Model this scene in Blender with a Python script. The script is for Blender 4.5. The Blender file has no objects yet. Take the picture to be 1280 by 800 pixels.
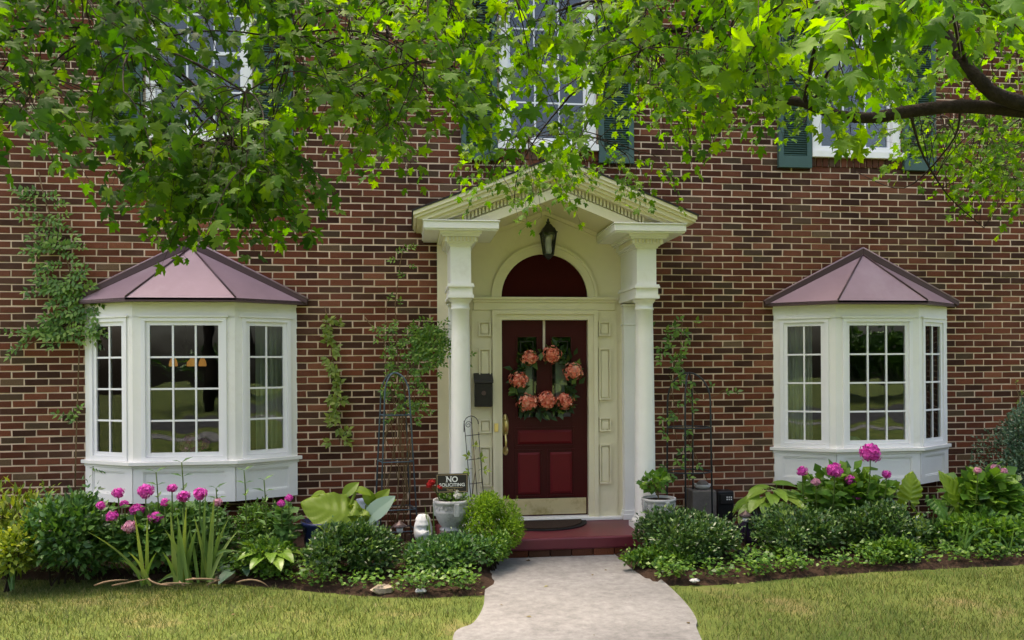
import bpy, math, random
import numpy as np
from mathutils import Vector, Matrix

random.seed(7)
RNG = np.random.default_rng(11)
sc = bpy.context.scene
col = sc.collection

# ------------------------------------------------------------------ camera, sky, sun, exposure
FPX = 1050.0                      # focal length in pixels of a 1280 px wide picture
YAW = math.atan(130 / FPX)
ROLL = math.radians(0.35)
CAM = Vector((0.0, -8.336, 1.70))
HORIZ = 460.0
Fw = Vector((math.sin(YAW), math.cos(YAW), 0))
R0 = Vector((math.cos(YAW), -math.sin(YAW), 0))
U0 = Vector((0, 0, 1))
Rv = R0 * math.cos(ROLL) - U0 * math.sin(ROLL)
Uv = U0 * math.cos(ROLL) + R0 * math.sin(ROLL)

cam = bpy.data.cameras.new('camera')
cam_ob = bpy.data.objects.new('camera', cam)
col.objects.link(cam_ob)
cam.sensor_fit = 'HORIZONTAL'
cam.sensor_width = 36.0
cam.lens = 36.0 * FPX / 1280.0
cam.shift_y = (HORIZ - 400.0) / 1280.0
cam.clip_start = 0.05
cam.clip_end = 500
B = -Fw
cam_ob.matrix_world = Matrix(((Rv.x, Uv.x, B.x, CAM.x), (Rv.y, Uv.y, B.y, CAM.y), (Rv.z, Uv.z, B.z, CAM.z), (0, 0, 0, 1)))
sc.camera = cam_ob

SUN_EL, SUN_AZ = math.radians(72), math.radians(305)      # azimuth clockwise from +Y: high, from behind the house and to the left, so the front stands in open shade
world = bpy.data.worlds.new('World')
sc.world = world
world.use_nodes = True
wn = world.node_tree
wn.nodes.clear()
sky = wn.nodes.new('ShaderNodeTexSky')
sky.sky_type = 'NISHITA'
sky.sun_disc = False
sky.sun_elevation = SUN_EL
sky.sun_rotation = SUN_AZ
sky.air_density = 1.0
sky.dust_density = 6.0
sky.ozone_density = 0.6
bg = wn.nodes.new('ShaderNodeBackground')
bg.inputs[1].default_value = 0.15
wo = wn.nodes.new('ShaderNodeOutputWorld')
wn.links.new(sky.outputs[0], bg.inputs[0])
wn.links.new(bg.outputs[0], wo.inputs[0])

sun = bpy.data.lights.new('sun', 'SUN')
sun.energy = 1.5
sun.angle = math.radians(16)
sun.color = (1.0, 0.94, 0.84)
sun_ob = bpy.data.objects.new('sun', sun)
col.objects.link(sun_ob)
sdir = Vector((math.sin(SUN_AZ) * math.cos(SUN_EL), math.cos(SUN_AZ) * math.cos(SUN_EL), math.sin(SUN_EL)))
sun_ob.rotation_euler = (-sdir).to_track_quat('-Z', 'Y').to_euler()
sun_ob.location = (0, -10, 20)

sc.view_settings.view_transform = 'Standard'
sc.view_settings.look = 'None'
sc.view_settings.gamma = 1.0
sc.view_settings.use_curve_mapping = False
sc.view_settings.exposure = 1.92
try:                                          # camera white balance set for open shade
    sc.view_settings.use_white_balance = True
    sc.view_settings.white_balance_temperature = 7200
    sc.view_settings.white_balance_tint = 13
except Exception:
    pass
try:
    sc.cycles.max_bounces = 6
    sc.cycles.transparent_max_bounces = 12
    sc.cycles.diffuse_bounces = 3
    sc.cycles.glossy_bounces = 3
    sc.cycles.transmission_bounces = 3
    sc.cycles.caustics_reflective = False
    sc.cycles.caustics_refractive = False
    sc.cycles.use_denoising = True
    sc.cycles.sample_clamp_indirect = 6
except Exception:
    pass


def ray(u, v):
    return Fw + Rv * ((u - 640) / FPX) + Uv * ((HORIZ - v) / FPX)


def P(u, v, Y):
    """point of the place seen at picture point (u, v) that lies in the plane y = Y"""
    d = ray(u, v)
    return CAM + d * ((Y - CAM.y) / d.y)


def G(u, v, z=0.0):
    d = ray(u, v)
    return CAM + d * ((z - CAM.z) / d.z)


def proj(p):
    q = Vector(p) - CAM
    w = q.dot(Fw)
    return 640 + FPX * q.dot(Rv) / w, HORIZ - FPX * q.dot(Uv) / w, w


# ------------------------------------------------------------------ materials
MATS = {}


def base_mat(name):
    m = bpy.data.materials.new(name)
    m.use_nodes = True
    nt = m.node_tree
    bsdf = nt.nodes['Principled BSDF']
    MATS[name] = m
    return m, nt, bsdf


def nd(nt, t, **kw):
    n = nt.nodes.new(t)
    for k, v in kw.items():
        setattr(n, k, v)
    return n


def ramp(nt, stops, interp='LINEAR'):
    r = nt.nodes.new('ShaderNodeValToRGB')
    r.color_ramp.interpolation = interp
    e = r.color_ramp.elements
    while len(e) > len(stops):
        e.remove(e[-1])
    while len(e) < len(stops):
        e.new(0.5)
    for i, (p, c) in enumerate(stops):
        e[i].position = p
        e[i].color = (*c, 1)
    return r


def plain(name, c, rough=0.6, spec=0.4, metal=0.0, var=0.12, scale=6.0, bump=0.0, bscale=60.0, stain=None, stain_lo=0.55, stain_hi=0.75, coat=0.0):
    """colour with soft uneven wear, fine relief and optional blotchy stains of their own colour"""
    m, nt, b = base_mat(name)
    tc = nd(nt, 'ShaderNodeTexCoord')
    nz = nd(nt, 'ShaderNodeTexNoise')
    nz.inputs['Scale'].default_value = scale
    nz.inputs['Detail'].default_value = 6
    nz.inputs['Roughness'].default_value = 0.65
    nt.links.new(tc.outputs['Object'], nz.inputs['Vector'])
    r = ramp(nt, [(0.25, [x * (1 - var) for x in c]), (0.75, [min(1, x * (1 + var)) for x in c])])
    nt.links.new(nz.outputs['Fac'], r.inputs[0])
    out = r.outputs[0]
    if stain:
        n2 = nd(nt, 'ShaderNodeTexNoise')
        n2.inputs['Scale'].default_value = scale * 0.5
        n2.inputs['Detail'].default_value = 9
        n2.inputs['Roughness'].default_value = 0.75
        nt.links.new(tc.outputs['Object'], n2.inputs['Vector'])
        r2 = ramp(nt, [(stain_lo, (0, 0, 0)), (stain_hi, (1, 1, 1))])
        nt.links.new(n2.outputs['Fac'], r2.inputs[0])
        mx = nd(nt, 'ShaderNodeMix', data_type='RGBA')
        nt.links.new(r2.outputs[0], mx.inputs['Factor'])
        nt.links.new(out, mx.inputs['A'])
        mx.inputs['B'].default_value = (*stain, 1)
        out = mx.outputs['Result']
    nt.links.new(out, b.inputs['Base Color'])
    b.inputs['Roughness'].default_value = rough
    b.inputs['Specular IOR Level'].default_value = spec
    b.inputs['Metallic'].default_value = metal
    b.inputs['Coat Weight'].default_value = coat
    if bump:
        n3 = nd(nt, 'ShaderNodeTexNoise')
        n3.inputs['Scale'].default_value = bscale
        n3.inputs['Detail'].default_value = 4
        nt.links.new(tc.outputs['Object'], n3.inputs['Vector'])
        bp = nd(nt, 'ShaderNodeBump')
        bp.inputs['Strength'].default_value = bump
        bp.inputs['Distance'].default_value = 0.01
        nt.links.new(n3.outputs['Fac'], bp.inputs['Height'])
        nt.links.new(bp.outputs[0], b.inputs['Normal'])
    return m


def island_random(nt):
    """one number per piece, whether the piece is an object of its own or an island of a joined mesh"""
    g = nd(nt, 'ShaderNodeNewGeometry')
    o = nd(nt, 'ShaderNodeObjectInfo')
    a = nd(nt, 'ShaderNodeMath', operation='ADD')
    nt.links.new(g.outputs['Random Per Island'], a.inputs[0])
    nt.links.new(o.outputs['Random'], a.inputs[1])
    f = nd(nt, 'ShaderNodeMath', operation='FRACT')
    nt.links.new(a.outputs[0], f.inputs[0])
    return f.outputs[0]


def leafy(name, stops, rough=0.45, spec=0.45, trans=0.35, tint=(1.5, 1.45, 0.5)):
    m, nt, b = base_mat(name)
    rnd = island_random(nt)
    r = ramp(nt, stops)
    nt.links.new(rnd, r.inputs[0])
    nt.links.new(r.outputs[0], b.inputs['Base Color'])
    b.inputs['Roughness'].default_value = rough
    b.inputs['Specular IOR Level'].default_value = spec
    t = nd(nt, 'ShaderNodeBsdfTranslucent')
    mu = nd(nt, 'ShaderNodeMix', data_type='RGBA', blend_type='MULTIPLY')
    mu.inputs['Factor'].default_value = 1
    mu.clamp_result = False
    nt.links.new(r.outputs[0], mu.inputs['A'])
    mu.inputs['B'].default_value = (*tint, 1)
    nt.links.new(mu.outputs['Result'], t.inputs['Color'])
    mx = nd(nt, 'ShaderNodeMixShader')
    mx.inputs[0].default_value = trans
    nt.links.new(b.outputs[0], mx.inputs[1])
    nt.links.new(t.outputs[0], mx.inputs[2])
    nt.links.new(mx.outputs[0], nt.nodes['Material Output'].inputs['Surface'])
    return m


def brick_mat():
    m, nt, b = base_mat('brick')
    rnd = island_random(nt)
    r = ramp(nt, [(0.0, (0.0449, 0.0155, 0.0067)), (0.16, (0.0932, 0.0259, 0.0099)), (0.36, (0.1306, 0.0346, 0.0144)), (0.48, (0.0634, 0.0242, 0.0112)),
                  (0.58, (0.1679, 0.0484, 0.0210)), (0.72, (0.1082, 0.0295, 0.0122)), (0.87, (0.0746, 0.0449, 0.0233)), (0.93, (0.2090, 0.0725, 0.0344)), (0.98, (0.1344, 0.0829, 0.0432))], 'CONSTANT')
    nt.links.new(rnd, r.inputs[0])
    tc = nd(nt, 'ShaderNodeTexCoord')
    g = nd(nt, 'ShaderNodeNewGeometry')
    nz = nd(nt, 'ShaderNodeTexNoise')
    nz.inputs['Scale'].default_value = 95
    nz.inputs['Detail'].default_value = 5
    nz.inputs['Roughness'].default_value = 0.8
    nt.links.new(g.outputs['Position'], nz.inputs['Vector'])
    r2 = ramp(nt, [(0.3, (0.62, 0.62, 0.62)), (0.5, (1, 1, 1)), (0.72, (1.55, 1.5, 1.45))])
    nt.links.new(nz.outputs['Fac'], r2.inputs[0])
    mu = nd(nt, 'ShaderNodeMix', data_type='RGBA', blend_type='MULTIPLY')
    mu.inputs['Factor'].default_value = 1
    mu.clamp_result = False
    nt.links.new(r.outputs[0], mu.inputs['A'])
    nt.links.new(r2.outputs[0], mu.inputs['B'])
    n5 = nd(nt, 'ShaderNodeTexNoise')
    n5.inputs['Scale'].default_value = 0.45
    n5.inputs['Detail'].default_value = 5
    nt.links.new(g.outputs['Position'], n5.inputs['Vector'])
    r5 = ramp(nt, [(0.35, (0.70, 0.68, 0.66)), (0.65, (1.12, 1.10, 1.08))])
    nt.links.new(n5.outputs['Fac'], r5.inputs[0])
    mu5 = nd(nt, 'ShaderNodeMix', data_type='RGBA', blend_type='MULTIPLY')
    mu5.inputs['Factor'].default_value = 1
    mu5.clamp_result = False
    nt.links.new(mu.outputs['Result'], mu5.inputs['A'])
    nt.links.new(r5.outputs[0], mu5.inputs['B'])
    mu = mu5
    # lime bloom and smears of mortar in drifting patches
    n4 = nd(nt, 'ShaderNodeTexNoise')
    n4.inputs['Scale'].default_value = 0.9
    n4.inputs['Detail'].default_value = 7
    n4.inputs['Roughness'].default_value = 0.7
    nt.links.new(g.outputs['Position'], n4.inputs['Vector'])
    r4 = ramp(nt, [(0.46, (0, 0, 0)), (0.80, (0.30, 0.30, 0.30))])
    nt.links.new(n4.outputs['Fac'], r4.inputs[0])
    mx = nd(nt, 'ShaderNodeMix', data_type='RGBA')
    nt.links.new(r4.outputs[0], mx.inputs['Factor'])
    nt.links.new(mu.outputs['Result'], mx.inputs['A'])
    mx.inputs['B'].default_value = (0.26, 0.15, 0.11, 1)
    nt.links.new(mx.outputs['Result'], b.inputs['Base Color'])
    b.inputs['Roughness'].default_value = 0.85
    b.inputs['Specular IOR Level'].default_value = 0.25
    bp = nd(nt, 'ShaderNodeBump')
    bp.inputs['Strength'].default_value = 0.7
    bp.inputs['Distance'].default_value = 0.006
    nt.links.new(nz.outputs['Fac'], bp.inputs['Height'])
    nt.links.new(bp.outputs[0], b.inputs['Normal'])
    return m


def glass_mat(name, refl=1.56, tint=(0.86, 0.92, 0.90)):
    m, nt, b = base_mat(name)
    nt.nodes.remove(b)
    tr = nd(nt, 'ShaderNodeBsdfTransparent')
    tr.inputs[0].default_value = (*tint, 1)
    gl = nd(nt, 'ShaderNodeBsdfGlossy')
    gl.inputs['Roughness'].default_value = 0.012
    gl.inputs['Color'].default_value = (0.95, 0.97, 1, 1)
    fr = nd(nt, 'ShaderNodeFresnel')
    fr.inputs[0].default_value = refl
    tc = nd(nt, 'ShaderNodeTexCoord')
    nz = nd(nt, 'ShaderNodeTexNoise')
    nz.inputs['Scale'].default_value = 3.0
    nz.inputs['Detail'].default_value = 1
    nt.links.new(tc.outputs['Object'], nz.inputs['Vector'])
    bp = nd(nt, 'ShaderNodeBump')
    bp.inputs['Strength'].default_value = 0.10
    bp.inputs['Distance'].default_value = 0.02
    nt.links.new(nz.outputs['Fac'], bp.inputs['Height'])
    nt.links.new(bp.outputs[0], gl.inputs['Normal'])
    mx = nd(nt, 'ShaderNodeMixShader')
    nt.links.new(fr.outputs[0], mx.inputs[0])
    nt.links.new(tr.outputs[0], mx.inputs[1])
    nt.links.new(gl.outputs[0], mx.inputs[2])
    nt.links.new(mx.outputs[0], nt.nodes['Material Output'].inputs['Surface'])
    return m


def emit_mat(name, c, s):
    m, nt, b = base_mat(name)
    b.inputs['Base Color'].default_value = (*c, 1)
    b.inputs['Emission Color'].default_value = (*c, 1)
    b.inputs['Emission Strength'].default_value = s
    return m


def ground_mat(name, stops, scale, fine, bump=0.5):
    m, nt, b = base_mat(name)
    g = nd(nt, 'ShaderNodeNewGeometry')
    a = nd(nt, 'ShaderNodeTexNoise')
    a.inputs['Scale'].default_value = scale
    a.inputs['Detail'].default_value = 8
    a.inputs['Roughness'].default_value = 0.7
    nt.links.new(g.outputs['Position'], a.inputs['Vector'])
    r = ramp(nt, stops)
    nt.links.new(a.outputs['Fac'], r.inputs[0])
    f = nd(nt, 'ShaderNodeTexNoise')
    f.inputs['Scale'].default_value = fine
    f.inputs['Detail'].default_value = 5
    f.inputs['Roughness'].default_value = 0.75
    nt.links.new(g.outputs['Position'], f.inputs['Vector'])
    r2 = ramp(nt, [(0.3, (0.72, 0.72, 0.72)), (0.7, (1.25, 1.25, 1.25))])
    nt.links.new(f.outputs['Fac'], r2.inputs[0])
    mu = nd(nt, 'ShaderNodeMix', data_type='RGBA', blend_type='MULTIPLY')
    mu.inputs['Factor'].default_value = 1
    mu.clamp_result = False
    nt.links.new(r.outputs[0], mu.inputs['A'])
    nt.links.new(r2.outputs[0], mu.inputs['B'])
    nt.links.new(mu.outputs['Result'], b.inputs['Base Color'])
    b.inputs['Roughness'].default_value = 0.9
    b.inputs['Specular IOR Level'].default_value = 0.2
    bp = nd(nt, 'ShaderNodeBump')
    bp.inputs['Strength'].default_value = bump
    bp.inputs['Distance'].default_value = 0.01
    nt.links.new(f.outputs['Fac'], bp.inputs['Height'])
    nt.links.new(bp.outputs[0], b.inputs['Normal'])
    return m


M_BRICK = brick_mat()
M_MORTAR = plain('mortar', (0.66, 0.50, 0.36), 0.95, 0.1, var=0.22, scale=2.2, bump=0.5, bscale=180)
M_CREAM = plain('cream_paint', (0.76, 0.70, 0.50), 0.5, 0.4, var=0.06, scale=2.5, stain=(0.46, 0.40, 0.24), stain_lo=0.56, stain_hi=0.92)
M_WHITE = plain('white_paint', (0.84, 0.83, 0.79), 0.45, 0.4, var=0.05, scale=2.5, stain=(0.50, 0.47, 0.38), stain_lo=0.57, stain_hi=0.95)
M_VINYL = plain('white_vinyl', (0.84, 0.84, 0.85), 0.35, 0.45, var=0.03, scale=3)
M_ROOF = plain('mauve_metal', (0.30, 0.205, 0.232), 0.45, 0.40, metal=0.15, var=0.10, scale=3.5, stain=(0.34, 0.26, 0.28), stain_lo=0.52, stain_hi=0.8)
M_ROOFD = plain('dark_mauve_metal', (0.085, 0.048, 0.055), 0.42, 0.5, metal=0.3, var=0.12, scale=5)
M_SHINGLE = plain('shingle', (0.035, 0.032, 0.032), 0.9, 0.2, var=0.3, scale=25)
M_DOOR = plain('maroon_paint', (0.050, 0.0016, 0.0030), 0.42, 0.22, var=0.12, scale=5)
M_DOORP = plain('maroon_panel_paint', (0.120, 0.0045, 0.0080), 0.42, 0.25, var=0.12, scale=6)
M_LUNETTE = plain('dark_maroon_panel', (0.040, 0.0018, 0.0016), 0.7, 0.12, var=0.08, scale=4)
M_BRASS = plain('brass', (0.78, 0.62, 0.26), 0.28, 0.5, metal=0.9, var=0.12, scale=8)
M_KICK = plain('worn_brass', (0.72, 0.62, 0.38), 0.40, 0.5, metal=0.7, var=0.10, scale=5, stain=(0.30, 0.22, 0.06), stain_lo=0.52, stain_hi=0.72)
M_BLACK = plain('black_iron', (0.012, 0.012, 0.014), 0.42, 0.5, var=0.2, scale=20)
M_TEAL = plain('teal_paint', (0.045, 0.098, 0.084), 0.5, 0.4, var=0.15, scale=6)
M_GLASS = glass_mat('window_glass')
M_LGLASS = glass_mat('lantern_glass', 1.45, (0.95, 0.95, 0.97))
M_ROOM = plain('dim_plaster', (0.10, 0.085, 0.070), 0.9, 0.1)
M_CURTAIN = plain('curtain_cloth', (0.52, 0.54, 0.50), 0.9, 0.1, var=0.1)
M_STEP = plain('burgundy_floor_paint', (0.120, 0.018, 0.027), 0.42, 0.45, var=0.15, scale=5, stain=(0.38, 0.30, 0.28), stain_lo=0.66, stain_hi=0.72)
M_MAT = plain('brown_coir', (0.050, 0.034, 0.026), 0.95, 0.1, var=0.35, scale=40, bump=0.8, bscale=300)
M_RUBBER = plain('black_rubber', (0.014, 0.013, 0.013), 0.7, 0.3)
M_CAST = plain('cast_stone', (0.46, 0.46, 0.45), 0.85, 0.2, var=0.15, scale=9, stain=(0.13, 0.13, 0.12), stain_lo=0.50, stain_hi=0.70, bump=0.5, bscale=90)
M_CONC = plain('grey_block', (0.14, 0.125, 0.115), 0.9, 0.15, var=0.25, scale=9, bump=0.4)
M_BLUEPOT = plain('blue_glaze', (0.018, 0.026, 0.085), 0.18, 0.5, var=0.2)
M_PALEPOT = plain('pale_blue_glaze', (0.42, 0.48, 0.66), 0.25, 0.5, var=0.2)
M_PURPLE = plain('purple_glaze', (0.035, 0.022, 0.055), 0.15, 0.5, var=0.25)
M_BLUEMETAL = plain('blue_grey_metal', (0.06, 0.095, 0.12), 0.5, 0.4, var=0.25, scale=15)
M_DARKMETAL = plain('dark_green_metal', (0.025, 0.034, 0.038), 0.5, 0.4, var=0.25, scale=15)
M_BRONZE = plain('bronze_metal', (0.09, 0.06, 0.055), 0.4, 0.5, metal=0.4, var=0.2)
M_SOIL = ground_mat('soil', [(0.3, (0.022, 0.012, 0.007)), (0.6, (0.05, 0.028, 0.017)), (0.8, (0.09, 0.055, 0.035))], 5, 70, 1.0)
M_POTSOIL = plain('pot_soil', (0.045, 0.030, 0.022), 0.95, 0.1, var=0.4, scale=40, bump=1.0, bscale=120)
M_LAWN = ground_mat('lawn', [(0.30, (0.06, 0.10, 0.016)), (0.55, (0.11, 0.14, 0.03)), (0.74, (0.21, 0.16, 0.075))], 1.4, 60, 0.8)
M_WALK = ground_mat('concrete', [(0.25, (0.130, 0.127, 0.124)), (0.5, (0.200, 0.196, 0.192)), (0.8, (0.25, 0.246, 0.242))], 1.5, 14, 0.15)
M_ROAD = ground_mat('asphalt', [(0.3, (0.045, 0.045, 0.047)), (0.7, (0.06, 0.06, 0.062))], 1.0, 90, 0.4)
M_BARK = plain('bark', (0.026, 0.020, 0.016), 0.95, 0.15, var=0.45, scale=22, stain=(0.10, 0.095, 0.08), stain_lo=0.62, stain_hi=0.76, bump=1.0, bscale=60)
M_TWIG = plain('twig', (0.035, 0.026, 0.018), 0.9, 0.2, var=0.3, scale=20)
M_VINESTEM = plain('vine_stem', (0.16, 0.11, 0.055), 0.9, 0.2, var=0.3, scale=20)
M_GREENSTEM = plain('green_stem', (0.09, 0.14, 0.03), 0.7, 0.3, var=0.3, scale=20)
M_MAPLE = leafy('maple_leaf', [(0.0, (0.028, 0.092, 0.004)), (0.3, (0.055, 0.150, 0.006)), (0.7, (0.090, 0.195, 0.007)), (1.0, (0.135, 0.240, 0.009))], 0.60, 0.22, 0.55, (2.1, 2.0, 0.3))
M_MAPLE_SHADED = leafy('shaded_maple_leaf', [(0.0, (0.019, 0.064, 0.005)), (0.4, (0.036, 0.102, 0.007)), (0.75, (0.064, 0.145, 0.009)), (1.0, (0.128, 0.212, 0.012))], 0.60, 0.22, 0.5, (1.6, 1.8, 0.35))  # maple leaf again, shade and missing backlight put into a darker green
M_BOX = leafy('boxwood_leaf', [(0.0, (0.015, 0.048, 0.011)), (0.4, (0.037, 0.100, 0.022)), (0.75, (0.077, 0.163, 0.037)), (1.0, (0.188, 0.288, 0.081))], 0.34, 0.5, 0.22)
M_AZALEA = leafy('azalea_leaf', [(0.0, (0.024, 0.076, 0.018)), (0.5, (0.054, 0.151, 0.034)), (1.0, (0.126, 0.254, 0.051))], 0.4, 0.5, 0.25)
M_YELLOW = leafy('yellow_green_leaf', [(0.0, (0.075, 0.138, 0.013)), (0.5, (0.175, 0.256, 0.025)), (1.0, (0.325, 0.375, 0.050))], 0.45, 0.4, 0.35)
M_PHLOX = leafy('phlox_leaf', [(0.0, (0.041, 0.114, 0.029)), (0.5, (0.090, 0.204, 0.049)), (1.0, (0.163, 0.309, 0.081))], 0.45, 0.4, 0.3)
M_IRIS = leafy('iris_leaf', [(0.0, (0.094, 0.188, 0.046)), (0.6, (0.173, 0.281, 0.077)), (1.0, (0.266, 0.360, 0.094))], 0.45, 0.4, 0.35)
M_HOSTA = leafy('hosta_leaf', [(0.0, (0.098, 0.201, 0.023)), (0.6, (0.161, 0.287, 0.034)), (1.0, (0.230, 0.345, 0.057))], 0.35, 0.45, 0.3)
M_EAR = leafy('elephant_ear_leaf', [(0.0, (0.188, 0.312, 0.025)), (1.0, (0.275, 0.388, 0.035))], 0.38, 0.45, 0.42, (1.5, 1.4, 0.4))
M_EARPALE = leafy('pale_leaf', [(0.0, (0.24, 0.36, 0.26)), (1.0, (0.33, 0.44, 0.34))], 0.35, 0.5, 0.25, (1, 1, 1))
M_FERN = leafy('fern_leaf', [(0.0, (0.105, 0.224, 0.015)), (0.5, (0.194, 0.344, 0.026)), (1.0, (0.299, 0.448, 0.045))], 0.5, 0.3, 0.4)
M_BLUEGREEN = leafy('blue_green_leaf', [(0.0, (0.030, 0.075, 0.045)), (0.5, (0.068, 0.143, 0.090)), (1.0, (0.150, 0.240, 0.150))], 0.45, 0.4, 0.2)
M_HYD = leafy('hydrangea_leaf', [(0.0, (0.049, 0.138, 0.019)), (0.5, (0.106, 0.244, 0.032)), (1.0, (0.211, 0.356, 0.049))], 0.4, 0.45, 0.35)
M_COVER = leafy('ground_cover_leaf', [(0.0, (0.031, 0.094, 0.012)), (0.5, (0.078, 0.187, 0.023)), (1.0, (0.172, 0.296, 0.040))], 0.45, 0.4, 0.3)
M_VINE = leafy('vine_leaf', [(0.0, (0.044, 0.138, 0.013)), (0.5, (0.106, 0.237, 0.027)), (1.0, (0.213, 0.338, 0.050))], 0.45, 0.4, 0.35)
M_OLDVINE = leafy('old_vine_leaf', [(0.0, (0.042, 0.102, 0.026)), (0.5, (0.096, 0.180, 0.048)), (1.0, (0.192, 0.276, 0.084))], 0.45, 0.4, 0.35)
M_CREEPER = leafy('creeper_leaf', [(0.0, (0.127, 0.207, 0.023)), (1.0, (0.253, 0.322, 0.046))], 0.45, 0.4, 0.35)
M_GRASS = leafy('grass_blade', [(0.0, (0.038, 0.072, 0.009)), (0.45, (0.076, 0.114, 0.017)), (0.75, (0.126, 0.147, 0.030)), (0.92, (0.198, 0.175, 0.068)), (1.0, (0.273, 0.227, 0.114))], 0.5, 0.3, 0.35, (1.3, 1.3, 0.6))
M_MAGENTA = leafy('magenta_petal', [(0.0, (0.442, 0.039, 0.312)), (0.6, (0.676, 0.078, 0.468)), (1.0, (0.858, 0.195, 0.650))], 0.6, 0.2, 0.3, (1.2, 0.9, 1.1))
M_PINK = leafy('faded_pink_petal', [(0.0, (0.480, 0.192, 0.336)), (1.0, (0.720, 0.408, 0.504))], 0.6, 0.2, 0.3, (1.1, 1, 1))
M_CORAL = leafy('coral_petal', [(0.0, (0.62, 0.120, 0.075)), (0.5, (0.90, 0.28, 0.18)), (1.0, (0.95, 0.55, 0.40))], 0.7, 0.15, 0.25, (1.2, 1, 0.9))
M_RED = leafy('red_petal', [(0.0, (0.35, 0.01, 0.012)), (1.0, (0.5, 0.03, 0.03))], 0.6, 0.2, 0.3, (1.1, 1, 1))
M_WHITEP = leafy('white_petal', [(0.0, (0.6, 0.6, 0.52)), (1.0, (0.8, 0.8, 0.75))], 0.6, 0.2, 0.3, (1, 1, 1))
M_WREATH = leafy('wreath_leaf', [(0.0, (0.010, 0.030, 0.008)), (0.7, (0.03, 0.075, 0.015)), (1.0, (0.12, 0.2, 0.03))], 0.4, 0.4, 0.2)
M_RIBBON = plain('cream_ribbon', (0.62, 0.52, 0.42), 0.6, 0.3)
M_STONE = plain('field_stone', (0.36, 0.29, 0.22), 0.9, 0.2, var=0.25, scale=9, bump=0.6, bscale=50)
M_DRY = plain('dry_stalk', (0.20, 0.14, 0.085), 0.85, 0.2, var=0.25, scale=20)
M_SIGN = plain('sign_black', (0.010, 0.009, 0.008), 0.35, 0.5, var=0.2)
M_INK = plain('sign_white', (0.82, 0.82, 0.80), 0.5, 0.3, var=0.02)
M_GOLD = plain('sign_gold', (0.50, 0.38, 0.20), 0.5, 0.3, var=0.05)
M_LAMP = emit_mat('amber_shade', (1.0, 0.45, 0.12), 0.09)
M_BULB = plain('frosted_glass', (0.75, 0.76, 0.80), 0.3, 0.5, var=0.05)
M_MAIL = plain('black_steel', (0.010, 0.009, 0.009), 0.45, 0.4, var=0.2)
M_PEACH = plain('bag_plastic', (0.62, 0.66, 0.74), 0.35, 0.5, var=0.1)


# ------------------------------------------------------------------ building helpers
class MB:
    """collects shapes; build() links them as ONE mesh object"""

    def __init__(self, xf=None):
        self.v, self.f, self.xf = [], [], xf

    def add(self, vs, fs):
        n = len(self.v)
        if self.xf:
            vs = [self.xf(p) for p in vs]
        self.v += [tuple(p) for p in vs]
        self.f += [tuple(i + n for i in f) for f in fs]
        return self

    def box(self, x0, x1, y0, y1, z0, z1):
        return self.add([(x0, y0, z0), (x1, y0, z0), (x1, y1, z0), (x0, y1, z0), (x0, y0, z1), (x1, y0, z1), (x1, y1, z1), (x0, y1, z1)],
                        [(0, 3, 2, 1), (4, 5, 6, 7), (0, 1, 5, 4), (1, 2, 6, 5), (2, 3, 7, 6), (3, 0, 4, 7)])

    def prism(self, poly, a0, a1, axis='y'):
        """a polygon in the two other axes, extruded along one axis"""
        def pt(p, a):
            return {'y': (p[0], a, p[1]), 'z': (p[0], p[1], a), 'x': (a, p[0], p[1])}[axis]
        n = len(poly)
        vs = [pt(p, a0) for p in poly] + [pt(p, a1) for p in poly]
        fs = [tuple(range(n)), tuple(range(2 * n - 1, n - 1, -1))]
        fs += [(i, i + n, (i + 1) % n + n, (i + 1) % n) for i in range(n)]
        return self.add(vs, fs)

    def tube(self, path, rad, n=6, cap=True):
        path = [Vector(p) for p in path]
        if not hasattr(rad, '__len__'):
            rad = [rad] * len(path)
        vs, fs = [], []
        up = Vector((0.13, 0.31, 0.94)).normalized()
        for i, p in enumerate(path):
            t = (path[min(i + 1, len(path) - 1)] - path[max(i - 1, 0)])
            t = t.normalized() if t.length > 1e-9 else Vector((0, 0, 1))
            a = t.cross(up)
            if a.length < 1e-3:
                a = t.cross(Vector((1, 0, 0)))
            a.normalize()
            b = t.cross(a)
            for k in range(n):
                th = 2 * math.pi * k / n
                vs.append(p + (a * math.cos(th) + b * math.sin(th)) * rad[i])
        for i in range(len(path) - 1):
            for k in range(n):
                fs.append((i * n + k, i * n + (k + 1) % n, (i + 1) * n + (k + 1) % n, (i + 1) * n + k))
        if cap:
            fs.append(tuple(range(n - 1, -1, -1)))
            m = (len(path) - 1) * n
            fs.append(tuple(range(m, m + n)))
        return self.add(vs, fs)

    def lathe(self, prof, c, n=24):
        """profile [(radius, z)] turned about a vertical axis through c"""
        vs, fs = [], []
        for r, z in prof:
            for k in range(n):
                th = 2 * math.pi * k / n
                vs.append((c[0] + r * math.cos(th), c[1] + r * math.sin(th), c[2] + z))
        for i in range(len(prof) - 1):
            for k in range(n):
                fs.append((i * n + k, i * n + (k + 1) % n, (i + 1) * n + (k + 1) % n, (i + 1) * n + k))
        fs.append(tuple(range(n - 1, -1, -1)))
        m = (len(prof) - 1) * n
        fs.append(tuple(range(m, m + n)))
        return self.add(vs, fs)

    def mesh(self, name, mat, smooth=False):
        me = bpy.data.meshes.new(name)
        me.from_pydata(self.v, [], self.f)
        me.materials.append(mat)
        if smooth:
            me.polygons.foreach_set('use_smooth', [True] * len(me.polygons))
        me.update()
        return me

    def build(self, name, mat, parent=None, smooth=False, kind=None, bevel=0.0):
        return link(name, self.mesh(name, mat, smooth), parent, kind, bevel)


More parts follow.
